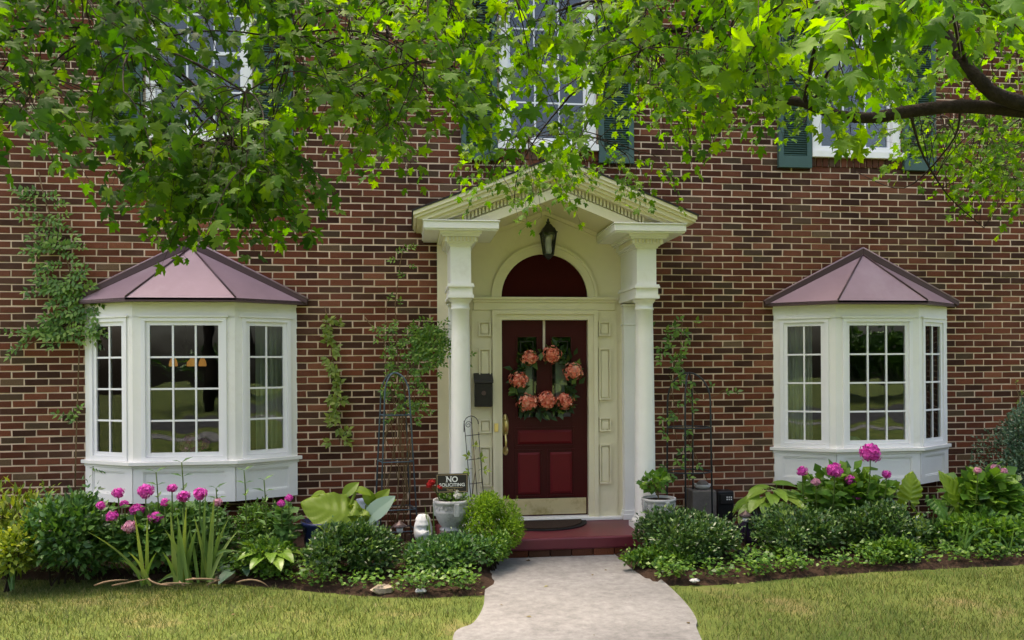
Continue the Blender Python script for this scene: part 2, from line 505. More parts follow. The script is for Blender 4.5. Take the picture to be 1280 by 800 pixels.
def link(name, me, parent=None, kind=None, bevel=0.0):
    o = bpy.data.objects.new(name, me)
    col.objects.link(o)
    if parent is not None:
        o.parent = parent
        o.matrix_parent_inverse = Matrix.Translation(-root_loc(parent))
    if kind:
        o['kind'] = kind
    if bevel:
        b = o.modifiers.new('edge', 'BEVEL')
        b.width = bevel
        b.segments = 2
        b.limit_method = 'ANGLE'
    return o


LOC = {}


def root_loc(o):
    return LOC.get(o.name, Vector((0, 0, 0))) if o.parent is None else Vector((0, 0, 0))


def thing(name, label, cat, loc=(0, 0, 0), group=None):
    o = bpy.data.objects.new(name, None)
    col.objects.link(o)
    o.location = loc
    o.empty_display_size = 0.1
    LOC[o.name] = Vector(loc)
    return tag(o, label, cat, group)


def tag(o, label, cat, group=None):
    o['label'] = label
    o['category'] = cat
    if group:
        o['group'] = group
    return o


def struct(o):
    o['kind'] = 'structure'
    return o


def np_mesh(name, V, F, mat, smooth=False):
    """mesh of triangles from arrays"""
    me = bpy.data.meshes.new(name)
    V = np.asarray(V, dtype=np.float32).reshape(-1, 3)
    F = np.asarray(F, dtype=np.int32).reshape(-1, 3)
    me.vertices.add(len(V))
    me.vertices.foreach_set('co', V.ravel())
    me.loops.add(F.size)
    me.loops.foreach_set('vertex_index', F.ravel())
    me.polygons.add(len(F))
    me.polygons.foreach_set('loop_start', np.arange(0, F.size, 3, dtype=np.int32))
    me.polygons.foreach_set('loop_total', np.full(len(F), 3, dtype=np.int32))
    if smooth:
        me.polygons.foreach_set('use_smooth', np.ones(len(F), dtype=bool))
    me.materials.append(mat)
    me.update(calc_edges=True)
    return me


def unit(a):
    return a / np.maximum(np.linalg.norm(a, axis=-1, keepdims=True), 1e-9)


def frames(y, n, s):
    """matrices with columns (x, y = along the leaf, z = leaf normal), scaled"""
    y = unit(y)
    z = unit(n - (n * y).sum(-1, keepdims=True) * y)
    x = np.cross(y, z)
    s = np.asarray(s).reshape(-1, 1, 1) if np.ndim(s) else s
    return np.stack([x, y, z], axis=-1) * s


def scatter(tv, tf, Ms, Ts):
    tv, tf = np.asarray(tv, float), np.asarray(tf, int)
    V = np.einsum('nij,kj->nki', Ms, tv) + Ts[:, None, :]
    F = tf[None] + (np.arange(len(Ts)) * len(tv))[:, None, None]
    return V.reshape(-1, 3), F.reshape(-1, 3)


def join(parts):
    Vs, Fs, n = [], [], 0
    for V, F in parts:
        Vs.append(V)
        Fs.append(F + n)
        n += len(V)
    return np.concatenate(Vs), np.concatenate(Fs)


LEAF_V = [(0, 0, 0), (-.27, .40, .07), (.27, .40, .07), (0, .45, 0), (0, 1, -.06)]
LEAF_F = [(0, 3, 1), (0, 2, 3), (1, 3, 4), (3, 2, 4)]
NARROW_V = [(0, 0, 0), (-.16, .45, .05), (.16, .45, .05), (0, .5, 0), (0, 1, -.10)]
ROUND_V = [(0, 0, 0), (-.36, .5, .06), (.36, .5, .06), (0, .5, 0), (0, .95, -.04)]
# a five-lobed maple leaf
_half = [(.09, -.05), (.40, .00), (.30, .12), (.27, .21), (.43, .31), (.60, .60), (.38, .54), (.19, .50), (.27, .74), (.14, .78)]


def maple_template(bend, fold):
    pts = [(0, .28)] + [(0, 0)] + _half + [(0, 1.02)] + [(-x, y) for x, y in reversed(_half)]
    vs = []
    for x, y in pts:
        r2 = x * x + (y - .28) ** 2
        vs.append((x, y, -bend * r2 + fold * abs(x)))
    n = len(pts) - 1
    fs = [(0, 1 + i, 1 + (i + 1) % n) for i in range(n)]
    return vs, fs


def torn(t, seed, tw):
    rg = random.Random(seed)
    vs, fs = t
    out = []
    for x, y, z in vs:
        k = rg.uniform(.86, 1.12)
        out.append((x * k * (1 + .12 * tw), .28 + (y - .28) * k, z + tw * x * y * .5 + rg.uniform(-.03, .03)))
    return out, fs


MAPLE = [torn(maple_template(b, f), i, tw) for i, (b, f, tw) in enumerate(((.25, .15, .2), (.60, .05, -.3), (.1, .42, .3), (.45, -.15, 0), (.85, .2, .5), (.05, .08, -.6), (.5, .5, 0), (.3, 0, .7)))]


def rand_dirs(n):
    return unit(RNG.normal(size=(n, 3)))


def lump_cloud(n, c, r, lumps=9, lump_r=0.5, inner=0.35, flat_bottom=None, seed=0):
    """points and outward directions on a lumpy bush: small domes set on an ellipsoid"""
    rg = np.random.default_rng(seed + 100)
    d = unit(rg.normal(size=(lumps, 3)))
    d[:, 2] = np.abs(d[:, 2]) * 0.9 - 0.15
    d = unit(d)
    centers = d * (1 - lump_r) * rg.uniform(.85, 1.12, (lumps, 1))
    k = rg.integers(0, lumps, n)
    q = unit(rg.normal(size=(n, 3)))
    rad = lump_r * rg.uniform(.75, 1.15, lumps)[k] * (1 - inner * rg.random(n) ** 2)
    p = centers[k] + q * rad[:, None]
    out = unit(q * .6 + p)
    pts = np.array(c) + p * np.array(r)
    if flat_bottom is not None:
        keep = pts[:, 2] > flat_bottom
        pts, out = pts[keep], out[keep]
    return pts, out


def bush(name, label, cat, c, r, n, leaf, mat, lumps=10, seed=0, tmpl=None, up=.35, jitter=.7, stems=7, group=None, lump_r=.5, root=None, stem_mat=None):
    base = root or thing(name, label, cat, (c[0], c[1], 0.0), group)
    pts, out = lump_cloud(n, c, r, lumps, lump_r, .45, 0.02, seed)
    m = len(pts)
    y = unit(out * .8 + np.array([0, 0, up]) + RNG.normal(size=(m, 3)) * jitter * .6)
    nn = unit(out * .5 + np.array([0, -.1, .8]) + RNG.normal(size=(m, 3)) * jitter * .5)
    s = leaf * RNG.uniform(.65, 1.25, m)
    V, F = scatter(tmpl or LEAF_V, LEAF_F, frames(y, nn, s), pts)
    ns = max(20, n // 60)
    k = RNG.integers(0, m, ns)
    keep = out[k][:, 2] > -.05
    k = k[keep]
    ns = len(k)
    L = leaf * RNG.uniform(1.2, 3.6, (ns, 1))
    sd_ = unit(out[k] * .6 + np.array([0, 0, .55]) + RNG.normal(size=(ns, 3)) * .3)
    pk, yk, nk, sk = [], [], [], []
    for q in range(5):
        f = (q + .6) / 5
        pk.append(pts[k] + sd_ * L * f)
        yk.append(unit(sd_ * (.5 + f) + RNG.normal(size=(ns, 3)) * .75))
        nk.append(unit(np.array([0, -.3, 1.]) + RNG.normal(size=(ns, 3)) * .4))
        sk.append(leaf * RNG.uniform(.6, 1.15, ns) * (1.1 - .35 * f))
    V2, F2 = scatter(tmpl or LEAF_V, LEAF_F, frames(np.concatenate(yk), np.concatenate(nk), np.concatenate(sk)), np.concatenate(pk))
    V, F = join([(V, F), (V2, F2)])
    link('foliage', np_mesh('foliage', V, F, mat), base, 'stuff')
    for i in range(stems):
        j = random.randrange(m)
        tip = Vector(pts[j])
        b = Vector((c[0] + random.uniform(-.3, .3) * r[0], c[1] + random.uniform(-.3, .3) * r[1], 0.0))
        mid = b.lerp(tip, .5) + Vector((random.uniform(-.04, .04), random.uniform(-.04, .04), .04))
        MB().tube([b, mid, tip], [.008, .006, .002], 5).build('stem', stem_mat or M_TWIG, base, True)
    return base


def mop(c, r, n, petal, seed=0, squash=.85):
    """a ball of many small florets"""
    rg = np.random.default_rng(seed)
    d = unit(rg.normal(size=(n, 3)))
    d[:, 2] *= squash
    lob = 1 + .16 * np.sin(d[:, :1] * 5 + seed) * np.cos(d[:, 2:] * 4 + seed * 2)
    P0 = np.array(c) + d * r * lob * rg.uniform(.62, 1.10, (n, 1))
    parts = []
    for k in range(4):
        t = unit(np.cross(d, unit(rg.normal(size=(n, 3)))))
        if k == 0:
            t0 = t
            b0 = np.cross(d, t0)
        a = k * math.pi / 2
        y = t0 * math.cos(a) + b0 * math.sin(a) + d * .35
        parts.append(scatter(ROUND_V, LEAF_F, frames(y, d, petal * rg.uniform(.8, 1.2, n)), P0))
    core = MB().lathe([(.01, -r * .7), (r * .5, -r * .5), (r * .62, 0), (r * .5, r * .45), (.01, r * .62)], c, 10)
    cv = np.array(core.v)
    cf = []
    for f in core.f:
        for i in range(1, len(f) - 1):
            cf.append((f[0], f[i], f[i + 1]))
    parts.append((cv, np.array(cf)))
    return join(parts)


def flower(c, r, parent, mat=None, n=70, petal=.02, name='flower_head', seed=0):
    V, F = mop(c, r, n, petal, seed)
    return link(name, np_mesh(name, V, F, mat or M_MAGENTA), parent)


def big_leaf(tip_dir, normal, length, width, droop=.35, fold=.18, heart=0.0, rib=0.0, wave=0.0, nu=6, nv=10, ribs=7):
    """a broad leaf as a curved grid, base at the origin; returns verts and triangles"""
    y = Vector(tip_dir).normalized()
    z = Vector(normal)
    z = (z - y * z.dot(y)).normalized()
    x = y.cross(z)
    vs, fs = [], []
    for j in range(nv + 1):
        t = j / nv
        w = width * (math.sin(math.pi * min(1, t * .93 + .07)) ** .75) * (1 - .35 * t) * 1.15
        if j == nv:
            w = 0.002
        for i in range(-nu, nu + 1):
            s = i / nu
            xx = s * w
            yy = t * length - heart * length * (abs(s) ** 1.6) * (1 - t) ** 2 * 1.4
            zz = -droop * length * t * t + fold * abs(xx) + rib * math.sin((t * 1.0 + abs(s) * -.35) * ribs * 2 * math.pi) * abs(s) * (1 - t) + wave * math.sin(t * 9 + s * 3) * abs(s)
            vs.append(x * xx + y * yy + z * zz)
    k = 2 * nu + 1
    for j in range(nv):
        for i in range(2 * nu):
            a = j * k + i
            fs += [(a, a + 1, a + k + 1), (a, a + k + 1, a + k)]
    return vs, fs


def put_leaf(base, parent, mat, *a, name='leaf', **kw):
    vs, fs = big_leaf(*a, **kw)
    b = Vector(base)
    me = np_mesh(name, [tuple(v + b) for v in vs], fs, mat, True)
    return link(name, me, parent)


def blade(base, tip, bendv, w, parent, mat, name='leaf', n=7):
    """a long strap leaf, folded along its middle"""
    b, t = Vector(base), Vector(tip)
    mid = (b + t) / 2 + Vector(bendv)
    vs, fs = [], []
    side = (t - b).cross(Vector((0, 1, 0)))
    if side.length < 1e-4:
        side = Vector((1, 0, 0))
    side = (side.normalized() + Vector((0, random.uniform(-.5, .5), 0))).normalized()
    for j in range(n + 1):
        s = j / n
        p = b * (1 - s) ** 2 + mid * 2 * s * (1 - s) + t * s * s
        ww = w * (1 - s ** 2.2) * (.7 + .3 * min(1, s * 4)) + .0006
        vs += [p - side * ww, p + Vector((0, ww * .5, 0)), p + side * ww]
    for j in range(n):
        a = 3 * j
        for i in (0, 1):
            fs += [(a + i, a + i + 1, a + i + 4), (a + i, a + i + 4, a + i + 3)]
    return link(name, np_mesh(name, vs, fs, mat, True), parent)


def bez(a, b, c, n=8):
    a, b, c = Vector(a), Vector(b), Vector(c)
    return [a * (1 - t) ** 2 + b * 2 * t * (1 - t) + c * t * t for t in [i / n for i in range(n + 1)]]


# ------------------------------------------------------------------ ground, walk, beds
ground = MB()
ground.add([(-70, -80, -.025), (70, -80, -.025), (70, 40, -.025), (-70, 40, -.025)], [(0, 1, 2, 3)])
struct(ground.build('lawn', M_LAWN))

wl = [G(u, v) for u, v in ((600, 693), (617, 702), (609, 722), (606, 740), (604, 758), (592, 778), (566, 797))]
wr = [G(u, v) for u, v in ((775, 693), (796, 703), (820, 719), (841, 737), (860, 757), (871, 775), (873, 790))]
wl[0].y = wr[0].y = -.84
wl += [Vector((.30, -4.2, 0)), Vector((.15, -6, 0)), Vector((.1, -13, 0))]
wr += [Vector((1.66, -4.2, 0)), Vector((1.62, -6, 0)), Vector((1.57, -13, 0))]


def smooth_line(pts, k=6):
    out = []
    for i in range(len(pts) - 1):
        p0, p1, p2, p3 = pts[max(i - 1, 0)], pts[i], pts[i + 1], pts[min(i + 2, len(pts) - 1)]
        for j in range(k):
            t = j / k
            out.append(.5 * ((2 * p1) + (p2 - p0) * t + (2 * p0 - 5 * p1 + 4 * p2 - p3) * t * t + (3 * p1 - p0 - 3 * p2 + p3) * t ** 3))
    return out + [pts[-1]]


wl, wr = smooth_line(wl), smooth_line(wr)
wk = MB()
n_ = len(wl)
vs = [(p.x, p.y, 0) for p in wl] + [(p.x, p.y, 0) for p in wr] + [(p.x, p.y, -.1) for p in wl] + [(p.x, p.y, -.1) for p in wr]
fs = []
for i in range(n_ - 1):
    fs += [(i, i + 1, n_ + i + 1, n_ + i), (i, 2 * n_ + i, 2 * n_ + i + 1, i + 1), (n_ + i, n_ + i + 1, 3 * n_ + i + 1, 3 * n_ + i)]
wk.add(vs, fs)
struct(wk.build('walkway', M_WALK))
pv = MB().box(-70, 70, -14.5, -13.004, -.1, -.005)
struct(pv.build('pavement', M_WALK))
rd = MB().box(-70, 70, -25, -17.0, -.2, -.12 + .1)
struct(rd.build('road', M_ROAD))

# bed outlines against the lawn
bl = [G(u, v) for u, v in ((-260, 716), (-100, 718), (0, 721), (80, 722), (150, 721), (230, 724), (300, 728), (360, 733), (420, 739), (480, 744), (540, 744), (607, 741))]
br = [G(u, v) for u, v in ((838, 729), (870, 729), (920, 727), (980, 721), (1040, 716), (1100, 712), (1160, 709), (1220, 706), (1290, 703), (1400, 700), (1600, 697))]


def edge_fn(pts):
    xs = [p.x for p in pts]
    ys = [p.y for p in pts]
    return lambda x: float(np.interp(x, xs, ys))


yl, yr = edge_fn(bl), edge_fn(br)


def bed(name, x0, x1, yf, nx, ny):
    mb = MB()
    vs, fs = [], []
    for i in range(nx + 1):
        x = x0 + (x1 - x0) * i / nx
        y0 = yf(x) + random.uniform(-.012, .012)
        for j in range(ny + 1):
            t = j / ny
            y = y0 + (.0 - y0) * t
            k = min(1, (x1 - x) / .15 if x0 < 0 else (x - x0) / .15)
            z = -.03 + k * (.055 * min(1, t * 9) + .05 * t + (random.uniform(-.014, .014) if 0 < j else 0))
            vs.append((x, y, z))
    for i in range(nx):
        for j in range(ny):
            a = i * (ny + 1) + j
            fs.append((a, a + ny + 1, a + ny + 2, a + 1))
    mb.add(vs, fs)
    return struct(mb.build(name, M_SOIL, smooth=True))


bed('flower_bed_soil', bl[0].x, .74, yl, 150, 24)
bed('flower_bed_soil', 1.80, br[-1].x, yr, 150, 24)

# grass blades
def in_walk(x, y):
    ys = np.array([p.y for p in wl][::-1])
    xl = np.interp(y, ys, np.array([p.x for p in wl][::-1]))
    ys2 = np.array([p.y for p in wr][::-1])
    xr = np.interp(y, ys2, np.array([p.x for p in wr][::-1]))
    return (x > xl - .02) & (x < xr + .02)


NG = 175000
gx = RNG.uniform(-4.3, 6.6, NG)
gy = -1.0 - 3.6 * RNG.random(NG) ** 1.15
yb = np.where(gx < 1.2, np.interp(gx, [p.x for p in bl], [p.y for p in bl]), np.interp(gx, [p.x for p in br], [p.y for p in br]))
# thin, worn patches
wear = (np.sin(gx * 3.1 + 1.3 * np.sin(gy * 2.3)) * np.sin(gy * 4.1 + gx) + .5 * np.sin(gx * 9 + gy * 7))
ok = (gy < yb - .01 + .03 * np.sin(gx * 31) * np.sin(gx * 13)) & ~in_walk(gx, gy)
edge_d = np.clip((yb - gy) / .30, 0, 1)
side = ~in_walk(gx - .14, gy) & ~in_walk(gx + .14, gy)
ok &= RNG.random(NG) < np.clip(.45 + .55 * edge_d - .30 * (wear > .9), 0, 1) * np.where(side, 1, .55)
bare = np.exp(-(((gx - 2.35) / .55) ** 2 + ((gy + 2.05) / .22) ** 2))
ok &= RNG.random(NG) > bare * .8
gx, gy = gx[ok], gy[ok]
m_ = len(gx)
GV = [(-.05, 0, 0), (.05, 0, 0), (-.035, .02, .5), (.035, .02, .5), (0, .16, 1)]
GF = [(0, 1, 3), (0, 3, 2), (2, 3, 4)]
ang = RNG.uniform(0, 2 * math.pi, m_)
lean = RNG.normal(size=(m_, 2)) * .45
zz = np.stack([lean[:, 0], lean[:, 1], np.ones(m_)], -1)
xx = np.stack([np.cos(ang), np.sin(ang), np.zeros(m_)], -1)
zz = unit(zz)
yy = unit(np.cross(zz, xx))
xx = np.cross(yy, zz)
h = RNG.uniform(.020, .052, m_)
Mg = np.stack([xx, yy, zz], -1) * h[:, None, None]
Tg = np.stack([gx, gy, np.full(m_, -.028)], -1)
Vg, Fg = scatter(GV, GF, Mg, Tg)
nt_ = M_GRASS.node_tree
rmp = [n for n in nt_.nodes if n.type == 'VALTORGB'][0]
gg = nd(nt_, 'ShaderNodeNewGeometry')
nz_ = nd(nt_, 'ShaderNodeTexNoise')
nz_.inputs['Scale'].default_value = 2.6
nz_.inputs['Detail'].default_value = 6
nt_.links.new(gg.outputs['Position'], nz_.inputs['Vector'])
r3 = ramp(nt_, [(0.36, (0, 0, 0)), (0.68, (.85, .85, .85))])
nt_.links.new(nz_.outputs['Fac'], r3.inputs[0])
mixg = nd(nt_, 'ShaderNodeMix', data_type='RGBA')
nt_.links.new(r3.outputs[0], mixg.inputs['Factor'])
targets = [l.to_socket for l in list(nt_.links) if l.from_node == rmp]
nt_.links.new(rmp.outputs[0], mixg.inputs['A'])
hs = nd(nt_, 'ShaderNodeHueSaturation')
hs.inputs['Hue'].default_value = 0.498
hs.inputs['Saturation'].default_value = 0.82
hs.inputs['Value'].default_value = 1.35
nt_.links.new(rmp.outputs[0], hs.inputs['Color'])
nt_.links.new(hs.outputs[0], mixg.inputs['B'])
for t_ in targets:
    nt_.links.new(mixg.outputs['Result'], t_)
g_ob = link('grass', np_mesh('grass', Vg, Fg, M_GRASS), None, 'stuff')
tag(g_ob, 'short patchy mown grass covering both sides of the walk', 'grass')

exec_after = []

# ------------------------------------------------------------------ the house
house = thing('brick_house', 'two-storey red brick house with two white bay windows and a cream pedimented porch', 'house')
CX = 1.36                                   # middle of the door and porch
BAYS = (-2.04, 4.745)                       # middles of the two bays
UPPER = (-1.96, 1.41, 4.70)                 # middles of the upper windows
BW, BFW, BP = .975, .452, .31               # bay: half width at wall, half width of front, projection
ZA, ZS, ZE = .48, .865, 2.345               # bay: apron bottom, sill, eave
openings = [(b - .93, b + .93, ZA + .03, ZE) for b in BAYS]
openings += [(u - .49, u + .49, 3.90, 5.62) for u in UPPER]
openings += [(CX - .44, CX + .44, .18, 2.20)]
brick_out = [(b - .955, b + .955, ZA + .015, ZE - .01) for b in BAYS] + [(u - .50, u + .50, 3.785, 5.63) for u in UPPER] + [(CX - 1.03, CX + 1.03, -.3, 3.02)]
WX0, WX1, WZ0, WZ1 = -7.0, 9.0, -.2, 6.3


def holed(mb, y, x0, x1, z0, z1, holes):
    xs = sorted({x0, x1, *[h[0] for h in holes], *[h[1] for h in holes]})
    zs = sorted({z0, z1, *[h[2] for h in holes], *[h[3] for h in holes]})
    for a, b in zip(xs, xs[1:]):
        for c, d in zip(zs, zs[1:]):
            mx, mz = (a + b) / 2, (c + d) / 2
            if not any(h[0] < mx < h[1] and h[2] < mz < h[3] for h in holes):
                mb.add([(a, y, c), (b, y, c), (b, y, d), (a, y, d)], [(0, 1, 2, 3)])


w = MB()
holed(w, .0045, WX0, WX1, WZ0, WZ1, openings)
holed(w, .16, WX0, WX1, WZ0, WZ1, openings)
for h in openings:
    x0, x1, z0, z1 = h
    w.add([(x0, .0045, z0), (x1, .0045, z0), (x1, .16, z0), (x0, .16, z0), (x0, .0045, z1), (x1, .0045, z1), (x1, .16, z1), (x0, .16, z1)],
          [(0, 1, 2, 3), (4, 5, 6, 7), (0, 3, 7, 4), (1, 2, 6, 5)])
wall = w.build('wall', M_MORTAR, house)

# bricks: every one has its own edges; the 300 that show largest are objects, the others one joined part
CH, BL, BH, BS = .0677, .2040, .0560, .2155
bricks = []
rows = int((WZ1 - WZ0) / CH)
for r in range(rows):
    zc = WZ0 + (r + .5) * CH
    off = (BS / 2 if r % 2 else 0) + random.uniform(-.006, .006)
    for i in range(int((WX1 - WX0) / BS) + 1):
        a = WX0 + off + i * BS
        segs = [(a, a + BL)]
        for h in brick_out:
            if h[2] < zc < h[3]:
                ns = []
                for s0, s1 in segs:
                    if s1 <= h[0] or s0 >= h[1]:
                        ns.append((s0, s1))
                    else:
                        if h[0] - s0 > .035:
                            ns.append((s0, h[0] - .004))
                        if s1 - h[1] > .035:
                            ns.append((h[1] + .004, s1))
                segs = ns
        for s0, s1 in segs:
            bricks.append(((s0 + s1) / 2, zc + random.uniform(-.0015, .0015), (s1 - s0) - random.uniform(0, .004), BH))
for u in UPPER:                              # the row of bricks on edge under each upper window
    k = 15
    for i in range(k):
        x = u - .52 + (i + .5) * 1.04 / k
        bricks.append((x, 3.838, 1.04 / k - .011, .100))

cand = []
for i, (x, z, L, H) in enumerate(bricks):
    u, v, d = proj((x, 0, z))
    vis = (4 < u < 98 and 255 < v < 590) or (398 < u < 540 and 250 < v < 600)
    if vis and L > .19 and H < .08:
        cand.append((-1 / d, i))
cand.sort()
single = {i for _, i in cand[:300]}


def brick_shape(L, H, y0=.0, y1=.03, jit=.0022, yj=None):
    j = lambda: random.uniform(-jit, jit)
    yo = random.uniform(-.003, .002) if yj is None else yj
    c = .0030                                 # worn arrises
    a = [(-L / 2 + j(), y1, -H / 2 + j()), (L / 2 + j(), y1, -H / 2 + j()), (L / 2 + j(), y1, H / 2 + j()), (-L / 2 + j(), y1, H / 2 + j())]
    b = [(p[0], y0 + yo + c, p[2]) for p in a]
    f = [(p[0] - math.copysign(c, p[0]), y0 + yo + j() * .6, p[2] - math.copysign(c, p[2])) for p in a]
    vs = a + b + f
    fs = []
    for o in (0, 4):
        for k in range(4):
            fs.append((o + k, o + (k + 1) % 4, o + 4 + (k + 1) % 4, o + 4 + k))
    fs.append((8, 9, 10, 11))
    return vs, fs


rest = MB()
variants = []
for k in range(12):
    mb = MB()
    mb.add(*brick_shape(BL - .002, BH))
    variants.append(mb.mesh('brick', M_BRICK))
for i, (x, z, L, H) in enumerate(bricks):
    if i in single:
        o = link('brick', variants[random.randrange(12)], wall)
        o.location = (x, 0, z)
    else:
        vs, fs = brick_shape(L, H, -.012 if H > .08 else 0)
        rest.add([(p[0] + x, p[1], p[2] + z) for p in vs], fs)
rest.build('bricks', M_BRICK, wall, kind='stuff')

# rooms behind the glass
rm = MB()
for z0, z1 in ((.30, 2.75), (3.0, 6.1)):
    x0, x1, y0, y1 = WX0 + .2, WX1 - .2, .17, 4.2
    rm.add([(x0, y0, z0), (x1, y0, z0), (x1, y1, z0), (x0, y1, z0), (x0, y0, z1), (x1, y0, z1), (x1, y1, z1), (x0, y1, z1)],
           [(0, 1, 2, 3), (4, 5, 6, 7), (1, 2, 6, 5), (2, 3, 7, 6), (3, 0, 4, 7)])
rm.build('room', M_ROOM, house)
sidew = MB()
sidew.box(WX0 - .02, WX0, 0.0, 8, WZ0, WZ1).box(WX1, WX1 + .02, 0.0, 8, WZ0, WZ1)
sidew.box(WX0 + .01, WX1 - .01, 8, 8.02, WZ0, WZ1)
sidew.build('rear_wall', M_BRICK, house)
rf = MB()
rf.prism([(-.45, 6.28), (4.0, 9.0), (8.45, 6.28), (8.45, 6.40), (4.0, 9.15), (-.45, 6.40)], WX0 - .3, WX1 + .3, 'x')
rf.build('roof', M_SHINGLE, house)
MB().box(WX0 - .3, WX1 + .3, -.44, .0, 6.20, 6.279).build('eave', M_CREAM, house)


def ring(mb, x0, x1, z0, z1, w_, y0, y1):
    """a rectangular frame of four butted strips"""
    mb.box(x0, x0 + w_, y0, y1, z0, z1)
    mb.box(x1 - w_, x1, y0, y1, z0, z1)
    mb.box(x0 + w_, x1 - w_, y0 + .0005, y1, z0, z0 + w_)
    mb.box(x0 + w_, x1 - w_, y0 + .0005, y1, z1 - w_, z1)
    return mb


def glazing(parent, xf, x0, x1, z0, z1, cols, rws, sw=.038, mw=.017, y=.0, m=None):
    """one sash with its bars, and each pane of glass on its own"""
    m = m or M_VINYL
    sash = MB(xf)
    ring(sash, x0, x1, z0, z1, sw, y, y + .04)
    ix0, ix1, iz0, iz1 = x0 + sw, x1 - sw, z0 + sw, z1 - sw
    cw, rh = (ix1 - ix0) / cols, (iz1 - iz0) / rws
    for i in range(1, cols):
        c = ix0 + i * cw
        sash.box(c - mw / 2, c + mw / 2, y + .006, y + .028, iz0, iz1)
    for j in range(1, rws):
        c = iz0 + j * rh
        sash.box(ix0, ix1, y + .0075, y + .027, c - mw / 2, c + mw / 2)
    sash.build('sash', m, parent)
    for i in range(cols):
        for j in range(rws):
            p = MB(xf)
            p.box(ix0 + i * cw + .001, ix0 + (i + 1) * cw - .001, y + .016, y + .0195, iz0 + j * rh + .001, iz0 + (j + 1) * rh - .001)
            p.build('pane', M_GLASS, parent)


def facet(p0, p1):
    ex = Vector((p1[0] - p0[0], p1[1] - p0[1], 0))
    L = ex.length
    ex.normalize()
    inn = Vector((-ex.y, ex.x, 0))                # towards the room
    return L, (lambda p: Vector((p0[0], p0[1], 0)) + ex * p[0] + inn * p[1] + Vector((0, 0, p[2])))


